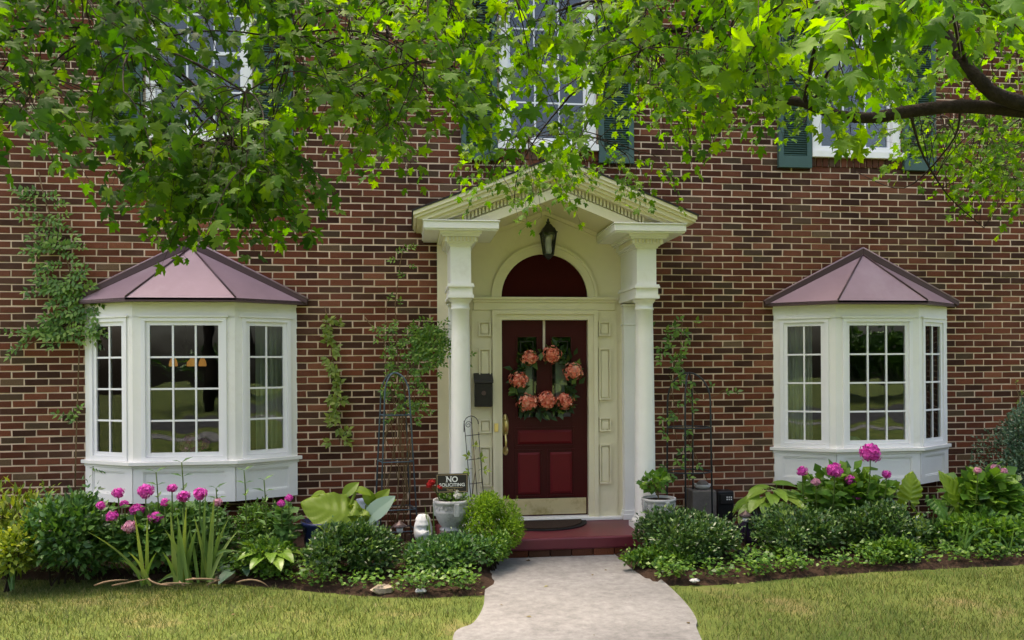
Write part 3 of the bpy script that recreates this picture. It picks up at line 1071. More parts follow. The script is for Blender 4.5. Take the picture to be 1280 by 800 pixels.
def make_bay(bx, label):
    pts = [(bx - BW, 0.0), (bx - BFW, -BP), (bx + BFW, -BP), (bx + BW, 0.0)]
    facets = [facet(pts[i], pts[i + 1]) for i in range(3)]
    body = MB()
    for k, (L, xf) in enumerate(facets):
        body.xf = xf
        e = .001 * k
        body.box(0, L, .006 + e, .06, ZA + e, ZS - .03)                       # apron
        body.box(0, L, .0 + e, .06, 2.185 + e, ZE - .01 + e * .1)             # header
        pw = .078 if k == 1 else .07
        body.box(0, pw, .0 + e, .075, ZS - .01, 2.19)                         # posts
        body.box(L - pw, L, .0 + e, .075, ZS - .01, 2.19)
    body.xf = None
    body.prism([(bx - BW + .02, .15), (bx - BFW, -BP + .03), (bx + BFW, -BP + .03), (bx + BW - .02, .15)], ZS - .06, ZS - .035, 'z')
    body.prism([(bx - BW + .02, .15), (bx - BFW, -BP + .03), (bx + BFW, -BP + .03), (bx + BW - .02, .15)], 2.30, 2.32, 'z')
    bay = body.build('bay_window', M_WHITE, house)
    bay['label'] = label
    for k, (L, xf) in enumerate(facets):
        a = MB(xf)                                                            # raised frame on the apron
        w_ = .085
        x0, x1, z0, z1 = .004 + .003 * (k != 1), L - .004 - .003 * (k != 1), ZA + .004, ZS - .045
        a.box(x0, x0 + w_, -.008, .02, z0, z1).box(x1 - w_, x1, -.008, .02, z0, z1)
        a.box(x0 + w_, x1 - w_, -.0074, .02, z0, z0 + .075).box(x0 + w_, x1 - w_, -.0074, .02, z1 - .05, z1)
        ring(a, x0 + w_, x1 - w_, z0 + .075, z1 - .05, .012, -.002, .02)
        a.build('apron_panel', M_WHITE, bay)
        pw = .075 if k == 1 else .068
        fr = MB(xf)
        ring(fr, pw, L - pw, ZS + .002, 2.185, .036, -.012, .05)
        fr.build('window_frame', M_VINYL, bay)
        glazing(bay, xf, pw + .036, L - pw - .036, ZS + .04, 2.149, 3 if k == 1 else 2, 4, y=.004)
        dr = MB(xf).box(pw - .02, L - pw + .02, -.022, .0, 2.186, 2.205)
        dr.build('drip_cap', M_WHITE, bay)
    o = .045
    sl = MB()
    sl.prism([(bx - BW - o, .0), (bx - BFW - o * .6, -BP - o), (bx + BFW + o * .6, -BP - o), (bx + BW + o, .0)], ZS - .036, ZS, 'z')
    sl.prism([(bx - BW - .015, .0), (bx - BFW - .01, -BP - .018), (bx + BFW + .01, -BP - .018), (bx + BW + .015, .0)], ZS - .062, ZS - .037, 'z')
    sl.build('sill', M_WHITE, bay, bevel=.004)
    # roof of three folded metal sheets, seams on the folds, a flashing up the wall
    EY, EW, WW = -BP - .105, BFW + .03, BW + .10
    apex = Vector((bx, -.035, 2.865))
    e = [Vector((bx - WW, -.012, ZE + .012)), Vector((bx - EW, EY, ZE + .012)), Vector((bx + EW, EY, ZE + .012)), Vector((bx + WW, -.012, ZE + .012))]
    for i in range(3):
        a_, b_ = e[i], e[i + 1]
        d = Vector((0, 0, -.02))
        p = MB().add([a_, b_, apex, a_ + d, b_ + d, apex + d], [(0, 1, 2), (5, 4, 3), (0, 3, 4, 1), (1, 4, 5, 2), (2, 5, 3, 0)])
        p.build('roof_panel', M_ROOF, bay)
    for i in range(4):
        s = MB().tube([e[i] + Vector((0, -.002, .006)), apex + Vector((0, -.004, .006))], .0085, 6)
        s.build('seam', M_ROOFD, bay, True)
    fa = MB()
    fa.prism([(e[0].x, e[0].y + .02), (e[0].x, e[0].y), (e[1].x, e[1].y), (e[2].x, e[2].y), (e[3].x, e[3].y), (e[3].x, e[3].y + .02)], ZE - .022, ZE + .0105, 'z')
    fa.build('fascia', M_ROOFD, bay)
    for s in (-1, 1):
        fl = MB()
        x0, x1 = bx, bx + s * (WW + .012)
        z0, z1 = 2.945, 2.385
        t = .088
        poly = [(x0, z0), (x1, z1), (x1 - s * .012, z1 - t * .62), (x0, z0 - t)]
        if s < 0:
            poly = poly[::-1]
        fl.prism(poly, -.05, -.004)
        fl.build('flashing', M_ROOFD, bay, bevel=.006)
        cp = MB().tube([Vector((x0, -.046, z0 - .006)), Vector((x1, -.046, z1 - .006))], .009, 6)
        cp.build('flashing_edge', M_ROOF, bay, True)
    return bay


make_bay(BAYS[0], 'white bay window with mauve metal roof behind the phlox and iris')
make_bay(BAYS[1], 'white bay window with mauve metal roof behind the magenta hydrangea')

# upper windows with shutters
for k, ux in enumerate(UPPER):
    x0, x1, z0, z1 = ux - .49, ux + .49, 3.90, 5.62
    fr = MB()
    ring(fr, x0, x1, z0 + .012, z1, .085, -.012, .09)
    fr.box(x0 - .02, x1 + .02, -.055, .05, z0 - .018, z0 + .045)
    win = fr.build('window', M_WHITE, house)
    mid = (z0 + z1) / 2
    glazing(win, None, x0 + .088, x1 - .088, z0 + .085, mid, 3, 2, .032, .016, .030)
    glazing(win, None, x0 + .088, x1 - .088, mid - .03, z1 - .088, 3, 2, .032, .016, .072)
    for s in (-1, 1):
        a = ux + s * .515
        b = ux + s * .875
        sx0, sx1 = min(a, b), max(a, b)
        sh = MB()
        ring(sh, sx0, sx1, 3.765, 5.66, .052, -.05, -.006)
        sh.box(sx0 + .052, sx1 - .052, -.0495, -.006, 3.817, 3.885)
        sh.box(sx0 + .052, sx1 - .052, -.0495, -.006, 4.68, 4.745)
        so = sh.build('shutter', M_TEAL, house)
        lv = MB()
        z = 3.893
        while z < 5.59:
            if not 4.665 < z < 4.745:
                lv.add([(sx0 + .05, -.044, z), (sx1 - .05, -.044, z), (sx1 - .05, -.016, z + .026), (sx0 + .05, -.016, z + .026),
                        (sx0 + .05, -.040, z - .004), (sx1 - .05, -.040, z - .004), (sx1 - .05, -.012, z + .022), (sx0 + .05, -.012, z + .022)],
                       [(0, 1, 2, 3), (7, 6, 5, 4), (0, 4, 5, 1), (2, 6, 7, 3)])
            z += .0235
        lv.build('louvers', M_TEAL, so, kind='stuff')

# ------------------------------------------------------------------ porch
FL = .175
bk = MB()
YB0, YB1 = -.036, .006
bk.box(CX - 1.07, CX - .44, YB0, YB1, FL, 2.40)
bk.box(CX + .44, CX + 1.07, YB0, YB1, FL, 2.40)
N = 24
inner = [(CX + .44 * math.cos(math.pi * i / N), 2.40 + .44 * math.sin(math.pi * i / N)) for i in range(N + 1)]


def outer_pt(i):
    a = math.pi * i / N
    c, s = math.cos(a), math.sin(a)
    t = 9
    if abs(c) > 1e-6:
        t = min(t, 1.07 / abs(c))
    # roof line z = 3.52 - .39|x|
    t = min(t, (3.50 - 2.40) / (s + .39 * abs(c)) if s + .39 * abs(c) > 1e-6 else 9)
    return (CX + t * c, 2.40 + t * s)


outer = [outer_pt(i) for i in range(N + 1)]
vs = [(p[0], YB0, p[1]) for p in inner] + [(p[0], YB0, p[1]) for p in outer] + [(p[0], YB1, p[1]) for p in inner]
fs = [(i, i + 1, N + 2 + i, N + 1 + i) for i in range(N)] + [(i, i + 1, 2 * N + 3 + i, 2 * N + 2 + i) for i in range(N)]
bk.add(vs, fs)
portico = bk.build('portico', M_CREAM, house)

lu = MB().prism([(CX + .45 * math.cos(math.pi * i / N), 2.40 + .45 * math.sin(math.pi * i / N)) for i in range(N + 1)], -.010, .004)
lu.build('lunette', M_LUNETTE, portico)


def half_ring(r0, r1, y0, y1, zc=2.40):
    mb = MB()
    vs = []
    for i in range(N + 1):
        a = math.pi * i / N
        for r, y in ((r0, y0), (r1, y0), (r1, y1), (r0, y1)):
            vs.append((CX + r * math.cos(a), y, zc + r * math.sin(a)))
    fs = []
    for i in range(N):
        for k in range(4):
            fs.append((4 * i + k, 4 * i + (k + 1) % 4, 4 * i + 4 + (k + 1) % 4, 4 * i + 4 + k))
    fs += [(0, 1, 2, 3), (4 * N, 4 * N + 1, 4 * N + 2, 4 * N + 3)]
    return mb.add(vs, fs)


half_ring(.436, .535, -.058, -.030).build('archivolt', M_CREAM, portico)
half_ring(.508, .536, -.072, -.0585).build('archivolt_moulding', M_CREAM, portico)

li = MB()
li.box(CX - .735, CX + .735, -.092, -.03, 2.378, 2.404)
li.box(CX - .725, CX + .725, -.075, -.03, 2.352, 2.378)
li.box(CX - .715, CX + .715, -.062, -.03, 2.275, 2.352)
li.build('lintel', M_CREAM, portico, bevel=.004)
cs = MB()
for s in (-1, 1):
    a, b = sorted((CX + s * .436, CX + s * .525))
    cs.box(a, b, -.066, .05, FL + .03, 2.272)
    a, b = sorted((CX + s * .490, CX + s * .531))
    cs.box(a, b, -.082, -.067, FL + .03, 2.274)
cs.box(CX - .436, CX + .436, -.066, .05, 2.178, 2.272)
cs.box(CX - .49, CX + .49, -.082, -.067, 2.234, 2.2735)
cs.build('door_casing', M_CREAM, portico)
for s in (-1, 1):
    a, b = sorted((CX + s * .533, CX + s * .735))
    sp = MB().box(a, b, -.050, -.030, FL + .03, 2.274)
    spo = sp.build('side_pilaster', M_CREAM, portico)
    c = CX + s * .605
    for z0, z1 in ((2.017, 2.163), (1.375, 1.895), (1.058, 1.196), (.53, .928)):
        r_ = MB()
        ring(r_, c - .060, c + .060, z0, z1, .014, -.074, -.049)
        r_.box(c - .034, c + .034, -.062, -.049, z0 + .026, z1 - .026)
        r_.build('side_panel', M_CREAM, portico)
    # pilaster against the wall behind each column
    xs = CX + s * .875
    pl = MB()
    pl.box(xs - .088, xs + .088, -.125, -.03, FL + .09, 2.31)
    pl.box(xs - .108, xs + .108, -.150, -.03, FL, FL + .055).box(xs - .098, xs + .098, -.140, -.03, FL + .055, FL + .09)
    pl.box(xs - .100, xs + .100, -.140, -.03, 2.31, 2.335)
    pl.box(xs - .096, xs + .096, -.132, -.03, 2.12, 2.14)
    pl.build('pilaster', M_WHITE, portico, bevel=.004)
    # column
    cc = (xs, -.55, 0)
    co = MB()
    co.box(xs - .128, xs + .128, -.55 - .128, -.55 + .128, FL, FL + .05)
    shaft = [(.126, FL + .05), (.130, FL + .065), (.126, FL + .085), (.110, FL + .095), (.112, FL + .105), (.099, FL + .12)]
    for i in range(9):
        t = i / 8
        shaft.append((.0985 - .0165 * t ** 1.6, FL + .13 + (2.24 - FL - .13) * t))
    shaft += [(.090, 2.245), (.090, 2.258), (.083, 2.262), (.083, 2.305), (.092, 2.312), (.106, 2.335), (.108, 2.345)]
    co.lathe(shaft, cc, 40)
    cob = co.build('column', M_WHITE, portico)
    for p in cob.data.polygons:
        if len(p.vertices) == 4 and abs(p.normal.z) < .97 and p.index > 5:
            p.use_smooth = True
    # entablature block carried from the wall over the column
    en = MB()
    def lay(hw, z0, z1, back=-.03):
        en.box(xs - hw, xs + hw, -.55 - hw, back, z0, z1)
    lay(.118, 2.3455, 2.375)
    lay(.106, 2.375, 2.445)
    lay(.122, 2.445, 2.462)
    lay(.116, 2.462, 2.478)
    lay(.094, 2.478, 2.822)
    lay(.108, 2.822, 2.840)
    lay(.124, 2.840, 2.856)
    lay(.142, 2.856, 2.900)
    lay(.170, 2.900, 2.918)
    lay(.190, 2.918, 2.944)
    en.build('entablature', M_WHITE, portico)
    ck = MB()
    ck.box(xs - .340, xs + .340, -.790, -.002, 2.958, 3.022)
    ck.box(xs - .330, xs + .330, -.780, -.003, 2.944, 2.958)
    ck.box(xs - .350, xs + .350, -.800, -.0025, 3.022, 3.034)
    ck.build('cornice', M_WHITE, portico, bevel=.004)
    dn = MB()
    for i in range(8):
        x = xs - .117 + i * .0335
        dn.box(x - .0085, x + .0085, -.55 - .157, -.55 - .1425, 2.860, 2.897)
    for i in range(14):
        y = -.66 + i * .0335
        for q in (-1, 1):
            xa, xb = sorted((xs + q * .1425, xs + q * .157))
            dn.box(xa, xb, y - .0085, y + .0085, 2.860, 2.897)
    dn.build('dentils', M_CREAM, portico, kind='stuff')


def chevron(mb, h, top, bot, y0, y1, slope=.392, zc=None):
    for s in (-1, 1):
        poly = [(0, top), (h, top - slope * h), (h, bot - slope * h), (0, bot)]
        if zc is not None:
            out = []
            for i in range(4):
                p, q = poly[i], poly[(i + 1) % 4]
                if p[1] >= zc:
                    out.append(p)
                if (p[1] - zc) * (q[1] - zc) < 0:
                    t = (zc - p[1]) / (q[1] - p[1])
                    out.append((p[0] + t * (q[0] - p[0]), zc))
            poly = out
        poly = [(CX + s * x, z) for x, z in poly]
        if s < 0:
            poly = poly[::-1]
        mb.prism(poly, y0, y1)
    return mb


rk = MB()
ZC = 3.0345
chevron(rk, 1.305, 3.610, 3.575, -.835, -.003)
chevron(rk, 1.295, 3.575, 3.545, -.820, -.004)
chevron(rk, 1.27, 3.545, 3.500, -.800, -.005, zc=ZC)
chevron(rk, 1.25, 3.500, 3.470, -.775, -.006, zc=ZC)
chevron(rk, 1.25, 3.470, 3.440, -.745, -.007, zc=ZC)
chevron(rk, 1.2, 3.440, 3.360, -.655, -.5, zc=ZC)
chevron(rk, 1.1, 3.360, 3.300, -.700, -.45, zc=ZC)
chevron(rk, 1.1, 3.300, 3.265, -.720, -.45, zc=ZC)
rk.build('raking_cornice', M_CREAM, portico)
dn = MB()
for s in (-1, 1):
    for i in range(27):
        x = .02 + i * .0335
        zt = 3.437 - .392 * x
        if zt - .075 < ZC:
            continue
        a, b = sorted((CX + s * x, CX + s * (x + .019)))
        za, zb_ = (3.437 - .392 * abs(a - CX)), (3.437 - .392 * abs(b - CX))
        dn.prism([(a, za - .06), (b, zb_ - .06), (b, zb_), (a, za)], -.685, -.654)
dn.build('dentils', M_CREAM, portico, kind='stuff')
sf = MB()
chevron(sf, 1.0, 3.296, 3.266, -.452, -.0375, zc=2.95)
sf.build('soffit', M_CREAM, portico)
sm = MB()
chevron(sm, .80, 3.264, 3.225, -.075, -.037, zc=2.95)
sm.build('soffit_moulding', M_CREAM, portico)
rs = MB()
chevron(rs, 1.318, 3.628, 3.6105, -.842, -.002)
rs.build('roof', M_SHINGLE, portico)

st = MB()
st.box(CX - 1.10, CX + 1.10, -.90, -.03, .062, FL)
stp = st.build('porch_step', M_STEP, house, bevel=.018)
sbk = MB()
for i in range(11):
    sbk.box(CX - 1.08 + i * .197, CX - 1.08 + i * .197 + .187, -.875, -.60, -.02, .0615)
sbk.build('step_base', M_BRICK, stp, kind='stuff')
ts = MB()
ts.box(CX - .76, CX + .76, -.125, .06, FL + .001, FL + .030)
ts.box(CX - .436, CX + .436, -.085, .06, FL + .030, FL + .038)
ts.build('threshold', M_WHITE, house, bevel=.005)

# door
DZ0, DZ1, DW = .215, 2.175, .4345
dr = MB()
DY0, DY1 = .0, .045
dr.box(CX - DW, CX - .288, DY0, DY1, DZ0, DZ1).box(CX + .288, CX + DW, DY0, DY1, DZ0, DZ1)
dr.box(CX - .288, CX + .288, DY0 + .0005, DY1, 2.025, DZ1)
dr.box(CX - .062, CX + .062, DY0 + .001, DY1, 1.19, 2.025)
dr.box(CX - .288, CX + .288, DY0 + .0015, DY1, DZ0, 1.19)
door = dr.build('front_door', M_DOOR, house)
for s in (-1, 1):
    x0, x1 = sorted((CX + s * .062, CX + s * .288))
    lr = MB()
    ring(lr, x0, x1, 1.19, 2.025, .016, -.010, .02)
    lr.build('pane_moulding', M_DOOR, door)
    MB().box(x0 + .008, x1 - .008, .016, .020, 1.198, 2.017).build('pane', M_GLASS, door)
    cm = MB()
    ring(cm, x0 + .045, x1 - .045, 1.245, 1.97, .008, .011, .0155)
    cm.box(x0 + .016, x0 + .0455, .011, .0155, 1.60, 1.607).box(x1 - .0455, x1 - .016, .011, .0155, 1.60, 1.607)
    xm = (x0 + x1) / 2
    cm.box(xm - .004, xm + .004, .0112, .0155, 1.206, 1.2452).box(xm - .004, xm + .004, .0112, .0155, 1.9698, 2.009)
    cm.build('lead_came', M_BLACK, door)
    MB().box(x0 + .055, x1 - .055, .034, .036, 1.25, 1.85).build('lace_strip', M_CURTAIN, door)


def raised_panel(x0, x1, z0, z1):
    r_ = MB()
    ring(r_, x0, x1, z0, z1, .016, -.0085, .002)
    r_.build('panel_moulding', M_DOOR, door)
    a = .030
    b = .052
    p = MB().add([(x0 + a, -.0005, z0 + a), (x1 - a, -.0005, z0 + a), (x1 - a, -.0005, z1 - a), (x0 + a, -.0005, z1 - a),
                  (x0 + b, -.012, z0 + b), (x1 - b, -.012, z0 + b), (x1 - b, -.012, z1 - b), (x0 + b, -.012, z1 - b)],
                 [(0, 1, 5, 4), (1, 2, 6, 5), (2, 3, 7, 6), (3, 0, 4, 7), (4, 5, 6, 7)])
    p.build('door_panel', M_DOORP, door)


raised_panel(CX - .305, CX + .305, .908, 1.105)
raised_panel(CX - .305, CX - .022, .405, .882)
raised_panel(CX + .022, CX + .305, .405, .882)
MB().box(CX - .418, CX + .418, -.006, -.0015, .228, .388).build('kick_plate', M_KICK, door, bevel=.0015)
hx = CX - .400
hd = MB()
for zc, rz, rx in ((1.13, .115, .034), (.875, .045, .028)):
    hd.prism([(hx + rx * math.cos(2 * math.pi * i / 20), zc + rz * math.sin(2 * math.pi * i / 20)) for i in range(20)], -.012, -.001)
hd.tube(bez((hx, -.012, 1.055), (hx, -.105, .96), (hx, -.014, .872), 10), .011, 8)
hd.tube([(hx, -.012, 1.19), (hx, -.022, 1.19)], .017, 12)
hd.build('door_handle', M_BRASS, door, True)
bell = MB().box(CX - .518, CX - .478, -.092, -.0825, 1.07, 1.155)
bell.build('doorbell', M_BRASS, house, bevel=.003)

# ------------------------------------------------------------------ things on and about the porch
# lantern
lp = P(685, 300, -.15)
lx, ly, lz = lp.x, -.165, 0
zt, zb = P(685, 273, -.16).z, P(685, 325, -.16).z
lan = thing('wall_lantern', 'black iron wall lantern with frosted chimney above the arched panel', 'lantern', (lx, -.04, zb))
H_ = zt - zb
MB().box(lx - .035, lx + .035, -.052, -.0365, zb + .35 * H_, zb + .72 * H_).tube(bez((lx, -.05, zb + .62 * H_), (lx, -.12, zb + .80 * H_), (lx, ly, zb + .80 * H_)), .009, 6).build('bracket', M_BLACK, lan)


def sq(mb, w0, w1, z0, z1):
    mb.add([(lx - w0, ly - w0, z0), (lx + w0, ly - w0, z0), (lx + w0, ly + w0, z0), (lx - w0, ly + w0, z0), (lx - w1, ly - w1, z1), (lx + w1, ly - w1, z1), (lx + w1, ly + w1, z1), (lx - w1, ly + w1, z1)],
           [(0, 3, 2, 1), (4, 5, 6, 7), (0, 1, 5, 4), (1, 2, 6, 5), (2, 3, 7, 6), (3, 0, 4, 7)])


cap = MB()
sq(cap, .082, .078, zb + .640 * H_, zb + .665 * H_)
sq(cap, .070, .055, zb + .665 * H_, zb + .76 * H_)
sq(cap, .050, .022, zb + .76 * H_, zb + .86 * H_)
cap.lathe([(.012, zb + .86 * H_), (.020, zb + .89 * H_), (.020, zb + .91 * H_), (.008, zb + .94 * H_), (.013, zb + .96 * H_), (.003, zb + H_)], (lx, ly, 0), 12)
cap.build('cap', M_BLACK, lan)
fr = MB()
for a in (-1, 1):
    for b in (-1, 1):
        fr.tube([(lx + a * .040, ly + b * .040, zb + .12 * H_), (lx + a * .066, ly + b * .066, zb + .645 * H_)], .0105, 4)
sq(fr, .047, .047, zb + .10 * H_, zb + .13 * H_)
sq(fr, .025, .044, zb + .04 * H_, zb + .10 * H_)
fr.lathe([(.006, zb), (.016, zb + .02 * H_), (.022, zb + .045 * H_)], (lx, ly, 0), 10)
fr.build('cage', M_BLACK, lan)
for k in range(4):
    a = k * math.pi / 2
    c, s = math.cos(a), math.sin(a)
    def gp(x, y, z):
        return (lx + x * c - y * s, ly + x * s + y * c, z)
    MB().add([gp(-.036, -.040, zb + .13 * H_), gp(.036, -.040, zb + .13 * H_), gp(.060, -.064, zb + .64 * H_), gp(-.060, -.064, zb + .64 * H_)], [(0, 1, 2, 3)]).build('pane', M_LGLASS, lan)
MB().lathe([(.026, zb + .13 * H_), (.036, zb + .22 * H_), (.030, zb + .50 * H_), (.022, zb + .58 * H_)], (lx, ly, 0), 16).build('chimney', M_BULB, lan, True)

# mailbox
a, b = P(592, 509, -.06), P(615.5, 466, -.06)
mb_ = thing('mailbox', 'black steel wall mailbox fixed beside the front door', 'mailbox', ((a.x + b.x) / 2, -.05, a.z))
x0, x1, z0, z1 = a.x + .008, b.x - .008, a.z, b.z
MB().prism([(-.052, z0), (-.135, z0 + .01), (-.150, z1 - .10), (-.052, z1 - .06)], x0, x1, 'x').build('body', M_MAIL, mb_, bevel=.006)
MB().prism([(-.0525, z1 - .058), (-.163, z1 - .102), (-.166, z1 - .075), (-.0525, z1)], x0 - .008, x1 + .008, 'x').build('lid', M_BLACK, mb_, bevel=.005)
MB().prism([((x0 + x1) / 2 + .022 * math.cos(2 * math.pi * i / 16), z0 + .14 + .022 * math.sin(2 * math.pi * i / 16)) for i in range(16)], -.152, -.146).build('emblem', M_BRONZE, mb_)

# wreath
wc = P(682, 478, -.07)
wr_ = thing('wreath', 'door wreath of seven coral hydrangea blooms on dark green leaves', 'wreath', (wc.x, -.03, wc.z))
Rw = .300
parts = []
nl = 260
th = RNG.uniform(0, 2 * math.pi, nl)
rr = Rw + RNG.normal(size=nl) * .028
pts = np.stack([wc.x + rr * np.cos(th), np.full(nl, -.045) + RNG.uniform(-.05, .01, nl), wc.z + rr * np.sin(th)], -1)
radial = np.stack([np.cos(th), np.zeros(nl), np.sin(th)], -1)
tang = np.stack([-np.sin(th), np.zeros(nl), np.cos(th)], -1)
y = unit(radial * RNG.normal(size=(nl, 1)) * .9 + tang * RNG.uniform(-.3, 1, (nl, 1)) + np.array([0, -.45, 0]))
V, F = scatter(LEAF_V, LEAF_F, frames(y, np.tile([0, -1., .2], (nl, 1)) + RNG.normal(size=(nl, 3)) * .5, RNG.uniform(.06, .115, nl)), pts)
link('foliage', np_mesh('foliage', V, F, M_WREATH), wr_, 'stuff')
MB().tube([(wc.x + Rw * math.cos(t * math.pi / 12), -.035, wc.z + Rw * math.sin(t * math.pi / 12)) for t in range(25)], .016, 6).build('ring', M_TWIG, wr_, True)
for k, (u, v, r) in enumerate(((662, 447, 9.6), (689, 443, 11), (716, 464, 11.5), (648, 475.5, 11), (659.5, 503, 12), (683.5, 500.5, 12), (706, 501.5, 10.5))):
    p = P(u, v, -.10)
    flower(p, r / 124, wr_, M_CORAL, 110, .026, 'bloom', 40 + k)
p0, p1 = P(680, 401, -.012), P(680, 438, -.03)
MB().add([(p0.x - .012, -.012, p0.z + .012), (p0.x + .012, -.012, p0.z + .012), (p1.x + .012, -.030, p1.z), (p1.x - .012, -.030, p1.z),
          (p0.x - .012, -.009, p0.z + .012), (p0.x + .012, -.009, p0.z + .012), (p1.x + .012, -.027, p1.z), (p1.x - .012, -.027, p1.z)],
         [(0, 1, 2, 3), (7, 6, 5, 4), (0, 3, 7, 4), (1, 5, 6, 2), (3, 2, 6, 7)]).build('ribbon', M_RIBBON, wr_)

# half-round doormat
mx_, my_ = G(682, 661, FL).x, -.14
dm = thing('doormat', 'dark half-round coir doormat on the burgundy step', 'doormat', (mx_, my_, FL))
half = [(mx_ + .46 * math.cos(math.pi * i / 24), my_ - .46 * math.sin(math.pi * i / 24)) for i in range(25)]
MB().prism(half, FL + .001, FL + .012, 'z').build('backing', M_RUBBER, dm)
half2 = [(mx_ + .41 * math.cos(math.pi * i / 24), my_ - .015 - .41 * math.sin(math.pi * i / 24)) for i in range(25)]
MB().prism(half2, FL + .0125, FL + .026, 'z').build('pile', M_MAT, dm, bevel=.004)


# urns
def urn(name, label, u, v0, v1, Y, wpx, group):
    c = P(u, v1, Y)
    zt = P(u, v0, Y).z
    s = wpx / (FPX / proj(c)[2]) / 2
    H = zt - c.z
    t = thing(name, label, 'planter', (c.x, Y, 0.03), group)
    prof = [(s * .62, 0), (s * .66, .04 * H), (s * .50, .10 * H), (s * .62, .16 * H), (s * .82, .38 * H), (s * .93, .60 * H), (s * .955, .66 * H), (s * .93, .67 * H), (s * .93, .88 * H), (s * 1.0, .90 * H), (s * 1.0, H), (s * .88, H), (s * .86, .9 * H), (s * .01, .89 * H)]
    MB().lathe(prof, (c.x, Y, c.z), 32).build('bowl', M_CAST, t, True)
    fz = MB()                                   # raised frieze of small blocks and four bosses
    for i in range(26):
        a = 2 * math.pi * i / 26
        ca, sa = math.cos(a), math.sin(a)
        w_ = .5 * 2 * math.pi * s * .94 / 26 * .62
        r_ = s * .93
        pts = []
        for dr, dz, dt in ((0, -.045, -1), (0, -.045, 1), (0, .045, 1), (0, .045, -1), (.008, -.045, -1), (.008, -.045, 1), (.008, .045, 1), (.008, .045, -1)):
            hh = .775 + (.02 if i % 2 else -.02)
            pts.append((c.x + (r_ + dr) * ca - dt * w_ * sa, Y + (r_ + dr) * sa + dt * w_ * ca, c.z + H * (hh + dz * .9)))
        fz.add(pts, [(4, 5, 6, 7), (0, 1, 5, 4), (1, 2, 6, 5), (2, 3, 7, 6), (3, 0, 4, 7)])
    fz.build('frieze', M_CAST, t, kind='stuff')
    for i in range(4):
        a = -math.pi / 2 + i * math.pi / 2 + .25
        bx_, by_ = c.x + s * .90 * math.cos(a), Y + s * .90 * math.sin(a)
        MB().box(bx_ - .022, bx_ + .022, by_ - .022, by_ + .022, c.z + .50 * H, c.z + .93 * H).build('boss', M_CAST, t, bevel=.006)
    MB().lathe([(s * .85, .0), (s * .83, .012), (.01, .02)], (c.x, Y, c.z + .87 * H), 20).build('soil', M_POTSOIL, t, True)
    MB().box(c.x - s * .62, c.x + s * .62, Y - s * .62, Y + s * .62, .0, c.z - .0005).build('pedestal', M_CONC, t, bevel=.01)
    return t, c, zt, s


ul, cl, ztl, sl_ = urn('urn_planter', 'round cast stone urn holding white flowers beneath the small black sign', 564.5, 624, 662, -1.02, 46, 'stone urns by the porch')
ur, cr, ztr, sr_ = urn('urn_planter', 'cast stone pot with greek key band beside the white column and dark trellis', 823.5, 622, 655, -.82, 43, 'stone urns by the porch')

# white flowers and red geranium in the first urn
fp = thing('white_flowers', 'low white flowers growing in the urn under the sign', 'flowers', (cl.x, -1.02, ztl - .02))
pts, out = lump_cloud(420, (cl.x, -1.02, ztl + .01), (sl_ * .95, sl_ * .95, .09), 8, .45, .5, None, 3)
V, F = scatter(ROUND_V, LEAF_F, frames(out + RNG.normal(size=(len(pts), 3)) * .5, np.tile([0, -.3, 1.], (len(pts), 1)) + RNG.normal(size=(len(pts), 3)) * .4, RNG.uniform(.022, .042, len(pts))), pts)
link('foliage', np_mesh('foliage', V, F, M_VINE), fp, 'stuff')
for k in range(7):
    q = Vector(pts[random.randrange(len(pts))])
    flower((q.x, q.y - .02, ztl + random.uniform(.03, .085)), .020, fp, M_WHITEP, 10, .024, 'flower', 60 + k)
gp_ = P(540, 610, -1.06)
ge = thing('red_geranium', 'thin red geranium leaning beside the no soliciting sign', 'flower', (cl.x - .1, -1.05, ztl - .03))
for k, (u, v) in enumerate(((540, 603), (549, 608), (537, 606))):
    p = P(u, v, -1.09)
    flower(p, .024, ge, M_RED, 22, .018, 'flower_head', 70 + k)
    MB().tube(bez((cl.x - .1, -1.04, ztl - .02), (cl.x - .12, -1.06, (ztl + p.z) / 2), p, 5), .0035, 5).build('stem', M_GREENSTEM, ge, True)

# sign
a, b = P(545, 616.5, -1.10), P(585, 591.5, -1.10)
sg = thing('no_soliciting_sign', 'black metal sign with white no soliciting lettering on a stake', 'sign', ((a.x + b.x) / 2, -1.1, ztl - .05))
x0, x1, z0, z1 = a.x, b.x, a.z, b.z
MB().box(x0, x1, -1.104, -1.098, z0, z1).build('plate', M_SIGN, sg, bevel=.002)
MB().tube([((x0 + x1) / 2, -1.094, z0 + .05), ((x0 + x1) / 2, -1.06, ztl - .06)], .005, 6).build('stake', M_BLACK, sg)
ring(MB(), x0 + .008, x1 - .008, z0 + .008, z1 - .008, .0035, -1.1052, -1.1042).build('border', M_GOLD, sg)


def lettering(txt, cx, zb_, width, height, y, mat, parent, name='lettering', bold=.0):
    cu = bpy.data.curves.new(name, 'FONT')
    cu.body = txt
    cu.align_x = 'CENTER'
    cu.extrude = .003
    cu.offset = bold
    o = bpy.data.objects.new(name, cu)
    col.objects.link(o)
    bpy.context.view_layer.update()
    dg = bpy.context.evaluated_depsgraph_get()
    me = bpy.data.meshes.new_from_object(o.evaluated_get(dg))
    bpy.data.objects.remove(o)
    xs = [v.co.x for v in me.vertices]
    ys = [v.co.y for v in me.vertices]
    sx, sy = width / (max(xs) - min(xs)), height / (max(ys) - min(ys))
    for v in me.vertices:
        v.co = (cx + (v.co.x - (max(xs) + min(xs)) / 2) * sx, y - v.co.z * .3, zb_ + (v.co.y - min(ys)) * sy)
    me.materials.clear()
    me.materials.append(mat)
    return link(name, me, parent)


